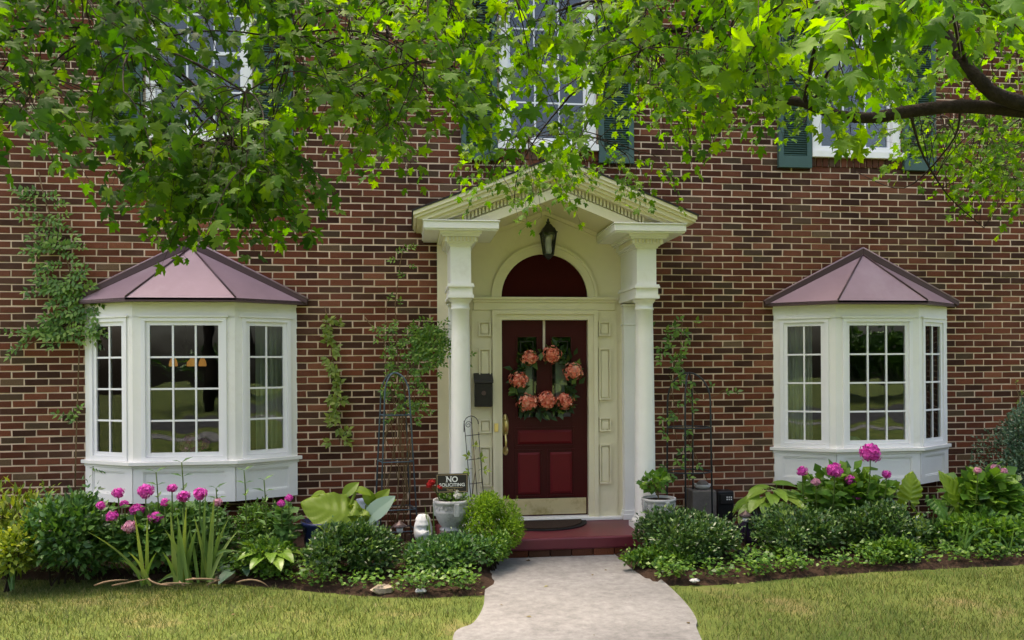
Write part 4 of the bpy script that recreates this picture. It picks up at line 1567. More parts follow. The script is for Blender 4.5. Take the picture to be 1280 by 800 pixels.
sc_x = (x0 + x1) / 2
hh = z1 - z0
lettering('NO', sc_x, z0 + .56 * hh, .098, .30 * hh, -1.1055, M_INK, sg, bold=.022)
lettering('SOLICITING', sc_x, z0 + .335 * hh, .218, .17 * hh, -1.1055, M_INK, sg, bold=.018)
MB().box(sc_x - .09, sc_x + .09, -1.1058, -1.1042, z0 + .27 * hh, z0 + .285 * hh).build('rule', M_GOLD, sg)
lettering('Thank You', sc_x, z0 + .11 * hh, .095, .11 * hh, -1.1055, M_GOLD, sg, bold=.004)
se = MB()                                     # slab serifs of the large letters
for q in (-.049, -.012):
    for zz_ in (.56, .84):
        se.box(sc_x + q - .006, sc_x + q + .012, -1.1064, -1.1045, z0 + zz_ * hh, z0 + (zz_ + .025) * hh)
se.build('serifs', M_INK, sg, kind='stuff')

# potted plant in the second urn
pp = thing('potted_geranium', 'leafy green geranium growing in the pot with greek key band', 'plant', (cr.x, -.82, ztr - .03))
pts, out = lump_cloud(150, (cr.x - .03, -.82, ztr + .12), (.15, .13, .11), 6, .5, .5, None, 9)
V, F = scatter(ROUND_V, LEAF_F, frames(out + np.array([0, -.3, 0]) + RNG.normal(size=(len(pts), 3)) * .5, np.tile([0, -.7, .8], (len(pts), 1)) + RNG.normal(size=(len(pts), 3)) * .4, RNG.uniform(.05, .085, len(pts))), pts)
link('foliage', np_mesh('foliage', V, F, M_HYD), pp, 'stuff')
for k in range(6):
    q = Vector(pts[k * 20])
    MB().tube(bez((cr.x, -.82, ztr - .03), (cr.x, -.82, ztr + .05), q, 5), .004, 5).build('stem', M_VINESTEM, pp, True)

# white bust planter
c = P(529, 684, -1.0)
zt_ = P(529, 643, -1.0).z
bs = thing('face_planter', 'small white plaster head standing beside the blue trellis', 'statue', (c.x, -1.0, .05))
Hb = zt_ - c.z
hv, hf = [], []
nu_, nv_ = 28, 26
for j in range(nv_ + 1):
    t = j / nv_
    ph = -math.pi / 2 + math.pi * t
    zz_ = c.z + Hb * t
    for i in range(nu_):
        a = 2 * math.pi * i / nu_
        r = .088 * (math.cos(ph * .86) ** .6) * (1.0 if t > .35 else .72 + .28 * t / .35)
        f = max(0, -math.sin(a))
        front = f ** 14
        r2 = r
        if .36 < t < .62:
            r2 += .026 * front * (1 - abs(t - .46) / .17 if abs(t - .46) < .17 else 0)   # nose
        if .56 < t < .66:
            r2 -= .034 * (max(0, math.cos(a + math.pi / 2 - .42)) ** 18 + max(0, math.cos(a + math.pi / 2 + .42)) ** 18)   # eyes
        if .24 < t < .34:
            r2 += .009 * f ** 8 * (1 if abs(t - .27) < .02 or abs(t - .31) < .02 else -.5)  # lips
        if t > .82:
            r2 += .006 * math.sin(a * 9) + .004
        hv.append((c.x + r2 * math.cos(a) * .92, -1.0 + r2 * math.sin(a), zz_))
for j in range(nv_):
    for i in range(nu_):
        hf.append((j * nu_ + i, j * nu_ + (i + 1) % nu_, (j + 1) * nu_ + (i + 1) % nu_, (j + 1) * nu_ + i))
hf += [tuple(range(nu_ - 1, -1, -1)), tuple(range(nv_ * nu_, nv_ * nu_ + nu_))]
mbh = MB().add(hv, hf)
M_PLASTER = plain('white_plaster', (0.70, 0.70, 0.68), 0.8, 0.2, var=0.1, scale=20, stain=(0.3, 0.3, 0.28), stain_lo=.6, stain_hi=.8)
mbh.build('head', M_PLASTER, bs, True)
MB().lathe([(.055, .03), (.06, .06), (.045, c.z - .02 if c.z > .1 else .08), (.05, max(c.z, .1))], (c.x, -1.0, 0), 16).build('plinth', M_CONC, bs, True)


# trellises
def arch_trellis(name, label, u, vtop, vbot, Y, wtop, wbot, rings, mat, square=True, rad=.0075):
    c = P(u, vbot, Y)
    zt = P(u, vtop, Y).z
    z0 = .03
    t = thing(name, label, 'trellis', (c.x, Y, z0))
    rise = wtop * .95
    zs_ = zt - rise
    for k in range(4):
        a = math.pi / 4 + k * math.pi / 2 + (.18 if square else .35)
        ca, sa = math.cos(a), math.sin(a)
        rt, rb = wtop * .707, wbot * .707
        path = [(c.x + rb * ca, Y + rb * sa * .8, z0), (c.x + rt * ca, Y + rt * sa * .8, zs_)]
        for i in range(1, 8):
            th = i / 7 * math.pi / 2
            path.append((c.x + rt * ca * math.cos(th), Y + rt * sa * .8 * math.cos(th), zs_ + rise * math.sin(th)))
        MB().tube(path, rad, 6).build('leg', mat, t, True)
    for z in rings:
        f = (z - z0) / (zs_ - z0)
        r = (wbot + (wtop - wbot) * f) * .707
        nn = 4 if square else 20
        path = []
        for k in range(nn + 1):
            a = math.pi / 4 + k * 2 * math.pi / nn + (.18 if square else .35)
            path.append((c.x + r * math.cos(a), Y + r * math.sin(a) * .8, z))
        MB().tube(path, rad * .9, 6).build('ring', mat, t, True)
    return t, c, zt


tl, tlc, tlz = arch_trellis('garden_trellis', 'blue grey metal obelisk trellis carrying a climbing rose', 495, 466, 690, -.42, .23, .36, (1.27, .84, .40, .20), M_BLUEMETAL, True, .0075)
tr_, trc, trz = arch_trellis('garden_trellis', 'dark round metal obelisk trellis against brick near the cast stone pot', 862, 466, 660, -.40, .30, .32, (1.11, .68), M_DARKMETAL, False, .0085)

# small scrolled trellis in front of the first column
st_ = thing('fan_trellis', 'small thin black wire trellis with scrolled top before the white column', 'trellis', (P(600, 640, -.86).x, -.86, FL))
pts_ = [((590, 640), (580, 526)), ((598, 640), (589, 522)), ((606, 640), (598, 540))]
for (b0, t0) in pts_:
    MB().tube([P(*b0, -.80), P(*t0, -.76)], .004, 5).build('wire', M_BLACK, st_, True)
sc_path = [P(580, 540, -.762)]
for i in range(9):
    a = math.pi - i / 8 * math.pi
    sc_path.append(P(589 + 9 * math.cos(a), 530 - 10 * math.sin(a), -.762))
MB().tube(sc_path, .004, 5).build('scroll', M_BLACK, st_, True)
MB().tube([P(585.5 + 4.5 * (1 - i / 16) * math.cos(i * .7), 531 - 5 * (1 - i / 16) * math.sin(i * .7), -.762) for i in range(15)], .0035, 5).build('curl', M_BLACK, st_, True)
for v in (545, 575, 605):
    f = (v - 526) / (640 - 526)
    MB().tube([P(580 + 10 * f, v, -.764), P(598 + 8 * f, v - 2, -.764)], .0035, 5).build('crossbar', M_BLACK, st_, True)

# path lights
for nm, u, v0, v1, Y, lab, m in (('path_light', 499.5, 651, 690, -1.05, 'bronze mushroom path light between the boxwood and the plaster head', M_BRONZE),
                                 ('path_light', 932, 638, 690, -.98, 'bronze mushroom path light beside the purple glazed pot', M_BRONZE)):
    t0 = P(u, v0, Y)
    t = thing(nm, lab, 'garden light', (t0.x, Y, 0.03), 'path lights in the beds')
    MB().tube([(t0.x, Y, .02), (t0.x, Y, t0.z - .05)], .009, 8).build('stake', M_BLACK, t, True)
    MB().lathe([(.062, t0.z - .052), (.066, t0.z - .045), (.030, t0.z - .018), (.012, t0.z - .008), (.010, t0.z)], (t0.x, Y, 0), 20).build('hood', m, t, True)
    MB().lathe([(.024, t0.z - .10), (.030, t0.z - .055)], (t0.x, Y, 0), 14).build('lens', M_BULB, t, True)

# grey block with a bowl, black box, purple pot, black nursery pot
a, b = P(866, 652, -.36), P(896, 613, -.36)
kb = thing('concrete_block', 'upright grey concrete block against the brick inside the dark trellis', 'block', ((a.x + b.x) / 2, -.25, .05))
MB().box(a.x, b.x, -.36, -.12, .03, b.z).build('body', M_CONC, kb, bevel=.012)
sb = thing('stone_bowl', 'small pale grey dish resting on the concrete block', 'bowl', ((a.x + b.x) / 2, -.24, b.z))
bx_ = (a.x + b.x) / 2 + .02
MB().lathe([(.05, .001), (.075, .02), (.085, .05), (.075, .05), (.06, .025), (.01, .018)], (bx_, -.24, b.z), 18).build('dish', M_CAST, sb, True)
MB().lathe([(.01, .026), (.055, .03), (.06, .06), (.03, .085), (.01, .088)], (bx_, -.24, b.z), 14).build('stone', M_CONC, sb, True)
a, b = P(898, 650, -.16), P(918, 614, -.16)
ub = thing('utility_box', 'black utility box with small white dials mounted low on the brick', 'box', ((a.x + b.x) / 2, -.01, a.z))
MB().box(a.x, b.x, -.15, -.004, a.z, b.z).build('case', M_BLACK, ub, bevel=.01)
MB().box(a.x + .02, b.x - .02, -.165, -.1505, b.z - .13, b.z - .03).build('cover', M_RUBBER, ub, bevel=.006)
for i in range(3):
    for j in range(2):
        MB().box(a.x + .085 + i * .022, a.x + .098 + i * .022, -.1665, -.1652, b.z - .065 - j * .022, b.z - .052 - j * .022).build('dial', M_INK, ub)
c = P(944, 664, -.80)
zt_ = P(944, 632, -.80).z
pu = thing('glazed_pot', 'dark purple glazed pot with round boss below the hosta', 'pot', (c.x, -.8, .03))
MB().lathe([(.11, .03), (.14, c.z * .6), (.165, c.z + .02), (.15, zt_ - .05), (.115, zt_ - .03), (.13, zt_), (.11, zt_), (.09, zt_ - .05), (.01, zt_ - .06)], (c.x, -.8, 0), 28).build('body', M_PURPLE, pu, True)
MB().tube([(c.x + .03 + .05 * math.cos(t * math.pi / 10), -.8 - .165 + abs(.02 * math.cos(t * math.pi / 10)), (c.z + zt_) / 2 + .05 * math.sin(t * math.pi / 10)) for t in range(21)], .010, 6).build('boss', M_PURPLE, pu, True)
c = P(938, 712, -1.40)
zt_ = P(938, 690, -1.40).z
np_ = thing('nursery_pot', 'empty black plastic nursery pot between the clipped shrubs', 'pot', (c.x, -1.4, .02))
MB().lathe([(.085, .01), (.11, zt_ - .02), (.118, zt_ - .02), (.118, zt_), (.105, zt_), (.09, .06), (.01, .06)], (c.x, -1.4, 0), 24).build('body', M_RUBBER, np_, True)

# chandelier, vase and pot seen through the bays
cc_ = P(233, 452, .9)
ch = thing('chandelier', 'dark chandelier with amber glass shades glowing inside the bay', 'lamp', (cc_.x, .9, 2.74))
MB().tube([(cc_.x, .9, 2.74), (cc_.x, .9, cc_.z + .12)], .008, 6).lathe([(.01, -.06), (.05, -.02), (.03, .06), (.06, .10), (.012, .16)], (cc_.x, .9, cc_.z + .06), 14).build('stem', M_BLACK, ch, True)
for k in range(5):
    a = k * 2 * math.pi / 5 + .3
    ex, ey = cc_.x + .16 * math.cos(a), .9 + .16 * math.sin(a)
    MB().tube(bez((cc_.x, .9, cc_.z + .05), (ex, ey, cc_.z + .16), (ex, ey, cc_.z + .05), 6), .007, 5).build('arm', M_BLACK, ch, True)
    MB().lathe([(.02, .035), (.036, .0), (.042, -.04), (.036, -.05), (.01, -.03)], (ex, ey, cc_.z), 12).build('shade', M_LAMP, ch, True)
c = P(238, 566, -.2)
va = thing('flower_vase', 'glass vase of pink hydrangeas standing inside the bay window behind the phlox', 'vase', (c.x, -.2, ZS - .03))
MB().lathe([(.035, .0), (.05, .05), (.04, .12), (.05, .15)], (c.x, -.2, ZS - .034), 16).build('vase', M_BULB, va, True)
for k, (dx, dz) in enumerate(((-.06, .19), (.0, .23), (.06, .20), (.03, .15), (-.02, .16), (.12, .19))):
    flower((c.x + dx, -.20 + random.uniform(-.02, .02), ZS + dz - .05), .056, va, M_MAGENTA if k % 2 else M_PINK, 60, .024, 'flower_head', 90 + k)
c = P(1066, 548, -.12)
gpot = thing('green_pot', 'small pale green pot on the sill inside the bay behind the hydrangea', 'pot', (c.x, -.12, ZS - .03))
M_CELADON = plain('celadon_glaze', (0.30, 0.42, 0.30), 0.2, 0.5, var=0.2)
MB().lathe([(.04, .0), (.075, .05), (.078, .09), (.05, .12), (.055, .135), (.045, .135), (.04, .10), (.01, .1)], (c.x, -.12, ZS - .034), 20).build('body', M_CELADON, gpot, True)
for s in (-1, 1):
    MB().tube(bez((c.x + s * .055, -.12, ZS + .085), (c.x + s * .105, -.12, ZS + .07), (c.x + s * .07, -.12, ZS + .02), 6), .008, 6).build('ear', M_CELADON, gpot, True)


def curtain(label, x0, y0, x1, y1, z0, z1):
    n = 40
    vs, fs = [], []
    for i in range(n + 1):
        t = i / n
        w_ = .022 * math.sin(t * 34) + .008 * math.sin(t * 71)
        dx, dy = x1 - x0, y1 - y0
        L = math.hypot(dx, dy)
        px, py = x0 + dx * t - dy / L * w_, y0 + dy * t + dx / L * w_
        for z in (z0, z1):
            vs.append((px, py, z))
            vs.append((px, py + .003, z))
    for i in range(n):
        a = 4 * i
        fs += [(a, a + 4, a + 6, a + 2), (a + 1, a + 3, a + 7, a + 5), (a, a + 1, a + 5, a + 4), (a + 2, a + 6, a + 7, a + 3)]
    tag(MB().add(vs, fs).build('curtain', M_CURTAIN, smooth=True), label, 'curtain', 'curtains inside the bays')


for bx, which in ((BAYS[0], 'bay window behind the phlox'), (BAYS[1], 'bay window behind the magenta hydrangea')):
    curtain('pale curtain drawn aside next to the vine end of the ' + which if bx < 0 else 'pale curtain drawn aside at the porch end of the ' + which, bx - .84, .03, bx - .60, -.10, ZS + .02, 2.28)
    curtain('pale curtain drawn aside at the porch end of the ' + which if bx < 0 else 'pale curtain drawn aside at the far end of the ' + which, bx + .60, -.10, bx + .84, .03, ZS + .02, 2.28)

# ------------------------------------------------------------------ planting
def px_bush(name, label, cat, u0, u1, v0, v1, Y, n, leaf, mat, ry=.3, **kw):
    um = (u0 + u1) / 2
    top, bot = P(um, v0, Y), P(um, v1, Y)
    rx = abs(P(u1, v0, Y).x - P(u0, v0, Y).x) / 2
    zb_ = max(.03, bot.z)
    rz = (top.z - zb_) * .62
    return bush(name, label, cat, (top.x, Y, top.z - rz), (rx, ry, rz), n, leaf, mat, **kw)


px_bush('leafy_shrub', 'yellow-green narrow-leaved shrub by the brick at the vine end of the bed', 'shrub', -70, 82, 592, 712, -.95, 1700, .085, M_YELLOW, .35, lumps=12, seed=1, tmpl=NARROW_V, jitter=.9)
px_bush('leafy_shrub', 'dense dark green rounded shrub beside the magenta phlox', 'shrub', 24, 146, 602, 722, -1.22, 3600, .062, M_AZALEA, .36, lumps=12, seed=2)
px_bush('leafy_shrub', 'small-leaved light green shrub under the bay next to the iris', 'shrub', 282, 368, 628, 700, -.85, 3000, .034, M_COVER, .26, lumps=12, seed=3, jitter=1.0)
px_bush('boxwood', 'clipped dark boxwood mound in front of the elephant ear pot', 'shrub', 356, 498, 652, 734, -1.40, 6800, .041, M_BOX, .34, lumps=15, seed=4, group='clipped boxwoods', lump_r=.42)
px_bush('leafy_shrub', 'loose low green shrub at the corner where the walk meets the bed', 'shrub', 498, 624, 668, 742, -1.42, 3600, .042, M_AZALEA, .30, lumps=13, seed=5, jitter=1.0)
px_bush('asparagus_fern', 'feathery bright green fern spilling over the burgundy step', 'fern', 574, 656, 612, 694, -1.06, 7500, .036, M_FERN, .24, lumps=13, seed=6, tmpl=NARROW_V, jitter=1.2, lump_r=.38)
px_bush('boxwood', 'clipped dark boxwood mound at the foot of the column beside the walk', 'shrub', 768, 930, 636, 722, -1.28, 7600, .040, M_BOX, .36, lumps=16, seed=7, group='clipped boxwoods', lump_r=.42)
px_bush('boxwood', 'clipped dark boxwood below the hydrangea next to the purple pot', 'shrub', 938, 1050, 632, 712, -1.25, 5200, .041, M_BOX, .34, lumps=13, seed=8, group='clipped boxwoods', lump_r=.42)
px_bush('boxwood', 'clipped dark boxwood between the hydrangea and the elephant ears', 'shrub', 1036, 1160, 630, 708, -1.20, 5200, .042, M_BOX, .34, lumps=13, seed=9, group='clipped boxwoods', lump_r=.42)
px_bush('leafy_shrub', 'tall fine-leaved blue-green shrub against the brick past the bay', 'shrub', 1220, 1350, 500, 690, -.62, 15000, .036, M_BLUEGREEN, .42, lumps=16, seed=10, jitter=1.1, lump_r=.42)
px_bush('leafy_shrub', 'low dark shrub filling the gap under the pale elephant ear leaves', 'shrub', 1130, 1215, 648, 708, -1.05, 2200, .05, M_AZALEA, .26, lumps=10, seed=12)
px_bush('leafy_shrub', 'small white-flecked bedding plant at the edge of the step', 'plant', 592, 640, 655, 705, -1.28, 1500, .032, M_VINE, .16, lumps=9, seed=13, jitter=1.0)


# taller filler behind the iris and under the bays
px_bush('leafy_shrub', 'mid-green loose perennial filling the bed behind the iris fans', 'plant', 200, 300, 630, 712, -.80, 2400, .062, M_PHLOX, .26, lumps=12, seed=31, jitter=1.0)
px_bush('leafy_shrub', 'low yellow-green perennial clump at the lawn edge before the narrow-leaved shrub', 'plant', -20, 52, 655, 722, -1.40, 900, .06, M_YELLOW, .2, lumps=9, seed=32, jitter=1.0)
px_bush('leafy_shrub', 'bright leafy perennial low in the bed beside the pale-edged hosta', 'plant', 300, 366, 668, 728, -1.30, 1500, .05, M_COVER, .2, lumps=9, seed=33, jitter=1.0)
px_bush('leafy_shrub', 'light green sprawling perennial at the foot of the boxwood by the elephant ears', 'plant', 1075, 1150, 672, 716, -1.50, 1300, .05, M_COVER, .16, lumps=9, seed=34, jitter=1.0)
px_bush('leafy_shrub', 'dark leafy perennial under the big-leaved hydrangea by the daylilies', 'plant', 1170, 1300, 640, 708, -1.28, 2600, .06, M_HYD, .22, lumps=12, seed=35, jitter=1.0)


def flowering(name, label, heads, base_uv, Y, n_leaf, leaf, mat, box, fmat=M_MAGENTA, seed=0, tmpl=ROUND_V, extra=()):
    """stems that carry leaf pairs and mop-headed flowers"""
    u0, u1, v0, v1 = box
    bc = P(*base_uv, Y)
    t = thing(name, label, 'flowers', (bc.x, Y, .03))
    top, bot = P((u0 + u1) / 2, v0, Y), P((u0 + u1) / 2, v1, Y)
    rx = abs(P(u1, v0, Y).x - P(u0, v0, Y).x) / 2
    rz = (top.z - max(bot.z, .05)) / 2
    pts, out = lump_cloud(n_leaf, (top.x, Y, top.z - rz), (rx, .26, rz), 12, .5, .6, .04, seed)
    m = len(pts)
    y = unit(out * .9 + np.array([0, -.25, .05]) + RNG.normal(size=(m, 3)) * .5)
    V, F = scatter(tmpl, LEAF_F, frames(y, np.tile([0, -.45, 1.], (m, 1)) + RNG.normal(size=(m, 3)) * .35, leaf * RNG.uniform(.6, 1.2, m)), pts)
    link('foliage', np_mesh('foliage', V, F, mat), t, 'stuff')
    for k, (u, v, rpx, fm) in enumerate(heads):
        yy = Y - random.uniform(.10, .28)
        p = P(u, v, yy)
        r = rpx / (FPX / proj(p)[2])
        flower(p, r, t, fm, 80, r * .46, 'flower_head', seed * 50 + k)
        b = Vector((bc.x + (p.x - bc.x) * .75, Y, .03))
        path = bez(b, (p.x, yy, p.z * .5), p - Vector((0, 0, r * .6)), 7)
        MB().tube(path, .0055, 5).build('stem', M_GREENSTEM, t, True)
        lv = []
        for q in range(1, 6):
            c = path[q + 1]
            a = random.uniform(0, math.pi)
            for s in (0, math.pi):
                lv.append((c, (math.cos(a + s), math.sin(a + s) - .2, .15)))
        V, F = scatter(tmpl, LEAF_F, frames(np.array([d for _, d in lv]), np.tile([0, -.4, 1.], (len(lv), 1)), leaf * RNG.uniform(.8, 1.15, len(lv))), np.array([tuple(c) for c, _ in lv]))
        link('stem_leaves', np_mesh('stem_leaves', V, F, mat), t, 'stuff')
    for (u, v, vb) in extra:                         # leafy shoots without flowers
        p = P(u, v, Y - .05)
        path = bez((p.x, Y, .03), (p.x + .02, Y, p.z * .5), p, 8)
        MB().tube(path, .005, 5).build('stem', M_GREENSTEM, t, True)
        lv = []
        for q in range(2, 9):
            a = q * 1.3
            for s in (0, math.pi):
                lv.append((path[q], (math.cos(a + s), math.sin(a + s) * .6 - .2, .35)))
        V, F = scatter(NARROW_V, LEAF_F, frames(np.array([d for _, d in lv]), np.tile([0, -.3, 1.], (len(lv), 1)), leaf * RNG.uniform(.9, 1.4, len(lv))), np.array([tuple(c) for c, _ in lv]))
        link('stem_leaves', np_mesh('stem_leaves', V, F, mat), t, 'stuff')
    return t


MG, PK = M_MAGENTA, M_PINK
flowering('phlox', 'magenta phlox with several round flower heads in front of the white bay apron',
          [(148, 616, 6.5, MG), (182, 613.5, 8.5, MG), (171, 638, 8, MG), (194, 647, 7.5, MG), (140, 645.5, 6.5, MG), (162, 658.5, 7.5, PK), (182, 677, 7, PK), (126, 632, 5, MG), (206, 628, 5, MG), (215, 610, 5.5, MG), (156, 630, 5, MG), (272, 628, 5, PK), (230, 620.5, 7, MG), (250, 617.5, 7.5, MG)],
          (185, 715), -1.12, 2600, .08, M_PHLOX, (112, 285, 628, 718), seed=21, extra=((227, 578, 0), (195, 590, 0), (305, 588, 0), (270, 610, 0), (330, 600, 0)))
flowering('phlox', 'small magenta phlox with pale leaves at the porch end of the bay apron', [(352, 629.5, 4.5, MG), (361, 622.5, 4.5, MG)], (352, 690), -.90, 130, .10, M_PHLOX, (335, 372, 632, 690), seed=22)
flowering('hydrangea', 'large green hydrangea with deep magenta blooms below the bay window', [(1020, 602, 5, PK), (1062, 600, 6, MG), (1003, 589, 6, MG), (1043, 588, 8.5, MG), (1088, 566, 11, MG), (1108, 593, 5, MG), (1072, 622, 5, MG)],
          (1060, 690), -.78, 800, .125, M_HYD, (992, 1130, 584, 690), seed=23)
flowering('hydrangea', 'big-leaved hydrangea with pale violet buds beside the blue-green shrub', [(1222, 588, 4, PK), (1244, 585, 5, PK), (1255, 589, 4, PK)], (1235, 695), -1.02, 640, .135, M_HYD, (1186, 1282, 582, 700), seed=24)


# large-leaved plants, each leaf its own
def leafy_plant(name, label, cat, base, specs, mat, loc_z=.03, stem_mat=None, stem_r=.008):
    """specs: (leaf base point, tip direction, normal, length, half width, options, material)"""
    t = thing(name, label, cat, (base[0], base[1], loc_z))
    for sp in specs:
        p, td, nn, L, W, kw = sp[:6]
        mm = sp[6] if len(sp) > 6 else mat
        put_leaf(p, t, mm, td, nn, L, W, **kw)
        b = Vector(base)
        mid = (b + Vector(p)) / 2 + Vector((0, 0, .06))
        MB().tube(bez(b, mid, p, 7), [stem_r * 1.3] * 4 + [stem_r] * 4, 6).build('stalk', stem_mat or M_GREENSTEM, t, True)
    return t


# pots with elephant ears
c = P(405, 668, -.85)
zt_ = P(405, 650, -.85).z
bp_ = thing('glazed_pot', 'wide dark blue glazed pot holding the yellow-green elephant ear', 'pot', (c.x, -.85, .03))
MB().lathe([(.13, .03), (.17, zt_ * .5), (.185, zt_ - .04), (.20, zt_ - .03), (.20, zt_), (.178, zt_), (.17, zt_ - .05), (.01, zt_ - .04)], (c.x, -.85, 0), 30).build('body', M_BLUEPOT, bp_, True)
MB().lathe([(.172, zt_ - .045), (.10, zt_ - .012), (.01, zt_ - .005)], (c.x, -.85, 0), 18).build('soil', M_POTSOIL, bp_, True)
ear = dict(droop=.12, fold=-.10, heart=.30, rib=.030, nu=10, nv=22, ribs=6, wave=.012)
YE = -.98
base = (P(432, 668, -.9).x, -.9, zt_ - .02)
leafy_plant('elephant_ear', 'huge yellow-green ribbed elephant ear leaf rising from the blue pot', 'plant', base, [
    (P(436, 646, YE), (P(386, 628, YE) - P(436, 646, YE)), (.12, -.85, .55), .43, .19, ear),
    (P(438, 646, YE + .05), (P(459, 660, YE) - P(438, 636, YE)), (-.35, -.8, .45), .25, .125, ear),
    (P(432, 618, -.85), (P(446, 604, -.85) - P(430, 622, -.85)), (.1, -.75, .65), .15, .055, dict(droop=.3, fold=.3, heart=.1)),
    (P(446, 612, -.85), (.8, -.2, -.15), (.1, -.6, .7), .13, .045, dict(droop=.3, fold=.3, heart=.1)),
    (P(404, 616, -.85), (-1, -.1, -.1), (0, -.35, .95), .11, .045, dict(droop=.25, fold=.2, heart=.1)),
], M_EAR, zt_, M_EAR, .013)
c = P(458, 655, -.72)
zt_ = P(458, 624, -.72).z
pw_ = thing('glazed_pot', 'pale blue glazed jar behind the white-green caladium leaf', 'pot', (c.x, -.72, .03))
MB().lathe([(.09, .03), (.11, zt_ * .5), (.095, zt_ - .04), (.08, zt_ - .02), (.09, zt_), (.075, zt_), (.06, zt_ - .05), (.01, zt_ - .05)], (c.x, -.72, 0), 26).build('body', M_PALEPOT, pw_, True)
base = (c.x, -.72, zt_ - .05)
leafy_plant('caladium', 'caladium with one white-green leaf and small yellow-green ones in the pale jar', 'plant', base, [
    (P(463, 645, -.92), (P(493, 618, -.95) - P(463, 645, -.92)), (-.15, -.85, .5), .27, .088, dict(droop=.15, fold=.15, heart=.2, nu=8, nv=14), M_EARPALE),
    (P(464, 628, -.80), (-.35, -.2, .8), (0, -.85, .4), .15, .055, dict(droop=.3, fold=.35, heart=.2, rib=.006)),
    (P(470, 630, -.80), (.55, -.2, .7), (0, -.85, .4), .17, .065, dict(droop=.3, fold=.35, heart=.2, rib=.006)),
    (P(478, 628, -.78), (.9, -.1, .3), (0, -.8, .6), .12, .05, dict(droop=.3, fold=.3, heart=.2, rib=.006)),
    (P(457, 640, -.88), (.3, -.3, -.9), (-.1, -.95, .2), .14, .05, dict(droop=.1, fold=.2, heart=.2), M_EARPALE),
], M_EAR, zt_)

# elephant ears in the other bed
base = P(1165, 700, -1.15)
base.z = .03
leafy_plant('elephant_ear', 'pair of upright ribbed elephant ear leaves beneath the bay window', 'plant', tuple(base), [
    (P(1137, 625, -1.12), (P(1140, 592, -1.1) - P(1137, 628, -1.12)) + Vector((.03, 0, 0)), (.12, -.95, .3), .27, .125, dict(ear, droop=.1)),
    (P(1198, 628, -1.10), (P(1176, 586, -1.08) - P(1198, 628, -1.1)), (.25, -.9, .35), .34, .105, dict(ear, droop=.08, fold=.15)),
    (P(1150, 650, -1.18), (-.15, -.3, -1), (.1, -.95, .2), .17, .06, dict(ear, droop=.1)),
    (P(1168, 626, -1.05), (.1, -.6, -.4), (0, -.5, .85), .2, .09, dict(ear, droop=.35), M_HYD),
    (P(1205, 612, -.95), (.5, -.4, .1), (0, -.5, .85), .16, .07, dict(ear, droop=.35), M_HYD),
], M_EAR)


def hosta(label, u, v, Y, n, L, W, mat, spread_=1.0, lift=.45, seed=0, zc=None, h=.2):
    c = P(u, v, Y)
    z0 = .05
    top = max(.12, c.z) if zc is None else zc
    rg = random.Random(seed)
    sp = []
    for k in range(n):
        a = k * 2.399 + rg.uniform(-.2, .2)
        r = math.sqrt((k + .5) / n) * spread_
        p = (c.x + r * .16 * math.cos(a), Y + r * .13 * math.sin(a), top + h * (.55 - r * .45) + rg.uniform(-.02, .02))
        td = (math.cos(a), math.sin(a) - .25, lift * (1 - r) - .15)
        sp.append((p, td, (math.cos(a) * .25, math.sin(a) * .25 - .35, 1), L * rg.uniform(.8, 1.15), W * rg.uniform(.85, 1.1), dict(droop=.38, fold=.25, heart=.18, rib=.004, nu=4, nv=9)))
    return leafy_plant('hosta', label, 'plant', (c.x, Y, z0), sp, mat, stem_r=.005)


hosta('broad glossy yellow-green hosta above the purple glazed pot', 966, 632, -.80, 26, .20, .062, M_HOSTA, 1.7, seed=3, h=.30, zc=.46)
hosta('small pale-edged hosta in the bed next to the boxwood mound', 338, 696, -1.35, 11, .15, .05, M_HOSTA, 1.0, seed=4, h=.16)
hosta('low bluish hosta at the foot of the iris', 306, 706, -1.25, 8, .13, .045, M_BLUEGREEN, 1.0, seed=5, h=.08, zc=.08)


def strap_plant(name, label, u, v, Y, tips, w, mat, base_spread=.05):
    c = P(u, v, Y)
    b0 = Vector((c.x, Y, .02))
    t = thing(name, label, 'plant', tuple(b0))
    for (tu, tv, bend) in tips:
        yy = Y + random.uniform(-.12, .08)
        p = P(tu, tv, yy)
        b = b0 + Vector((random.uniform(-base_spread, base_spread), random.uniform(-.04, .04), 0))
        bv = Vector(((p.x - b.x) * -.25 * bend, 0, abs(p.x - b.x) * .35 * bend + .02))
        blade(b, p, bv, w * random.uniform(.75, 1.15), t, mat)
    return t


strap_plant('iris_plant', 'iris fan of upright sword leaves before the middle of the bay apron', 229, 712, -1.46,
            [(206, 662, .4), (213, 641, .3), (220, 638, .2), (228, 634, .2), (233, 632, .1), (239, 655, .2), (194, 731, 2.0), (203, 690, .8), (246, 660, .4), (223, 648, .1)], .021, M_IRIS, .06)
strap_plant('iris_plant', 'iris fan of tall leaves with a brown bent stalk next to the light green shrub', 258, 706, -1.42,
            [(242, 642, .2), (247, 636, .1), (255, 628, .1), (257, 612, .1), (263, 640, .2), (268, 620, .2), (286, 648, .6), (299, 662, .6), (303, 690, 1.6), (236, 655, .4), (275, 660, .4)], .020, M_IRIS, .06)
strap_plant('iris_plant', 'thin iris with grey-green leaves in front of the dark green shrub', 183, 712, -1.46, [(108, 664, .3), (168, 642, .2), (184, 646, .0), (150, 700, 1.0), (196, 690, .5), (160, 690, .7)], .0145, M_IRIS, .05)
strap_plant('daylily', 'arching daylily clump at the lawn edge below the elephant ears', 1205, 702, -1.50,
            [(1180, 694, 1.8), (1192, 706, 2.0), (1186, 680, 1.3), (1200, 650, .6), (1213, 648, .5), (1222, 660, 1.0), (1238, 656, 1.2), (1236, 704, 1.8), (1228, 690, 1.4), (1246, 660, 1.0), (1210, 640, .2), (1196, 664, .6), (1218, 706, 1.6)], .0105, M_PHLOX, .06)
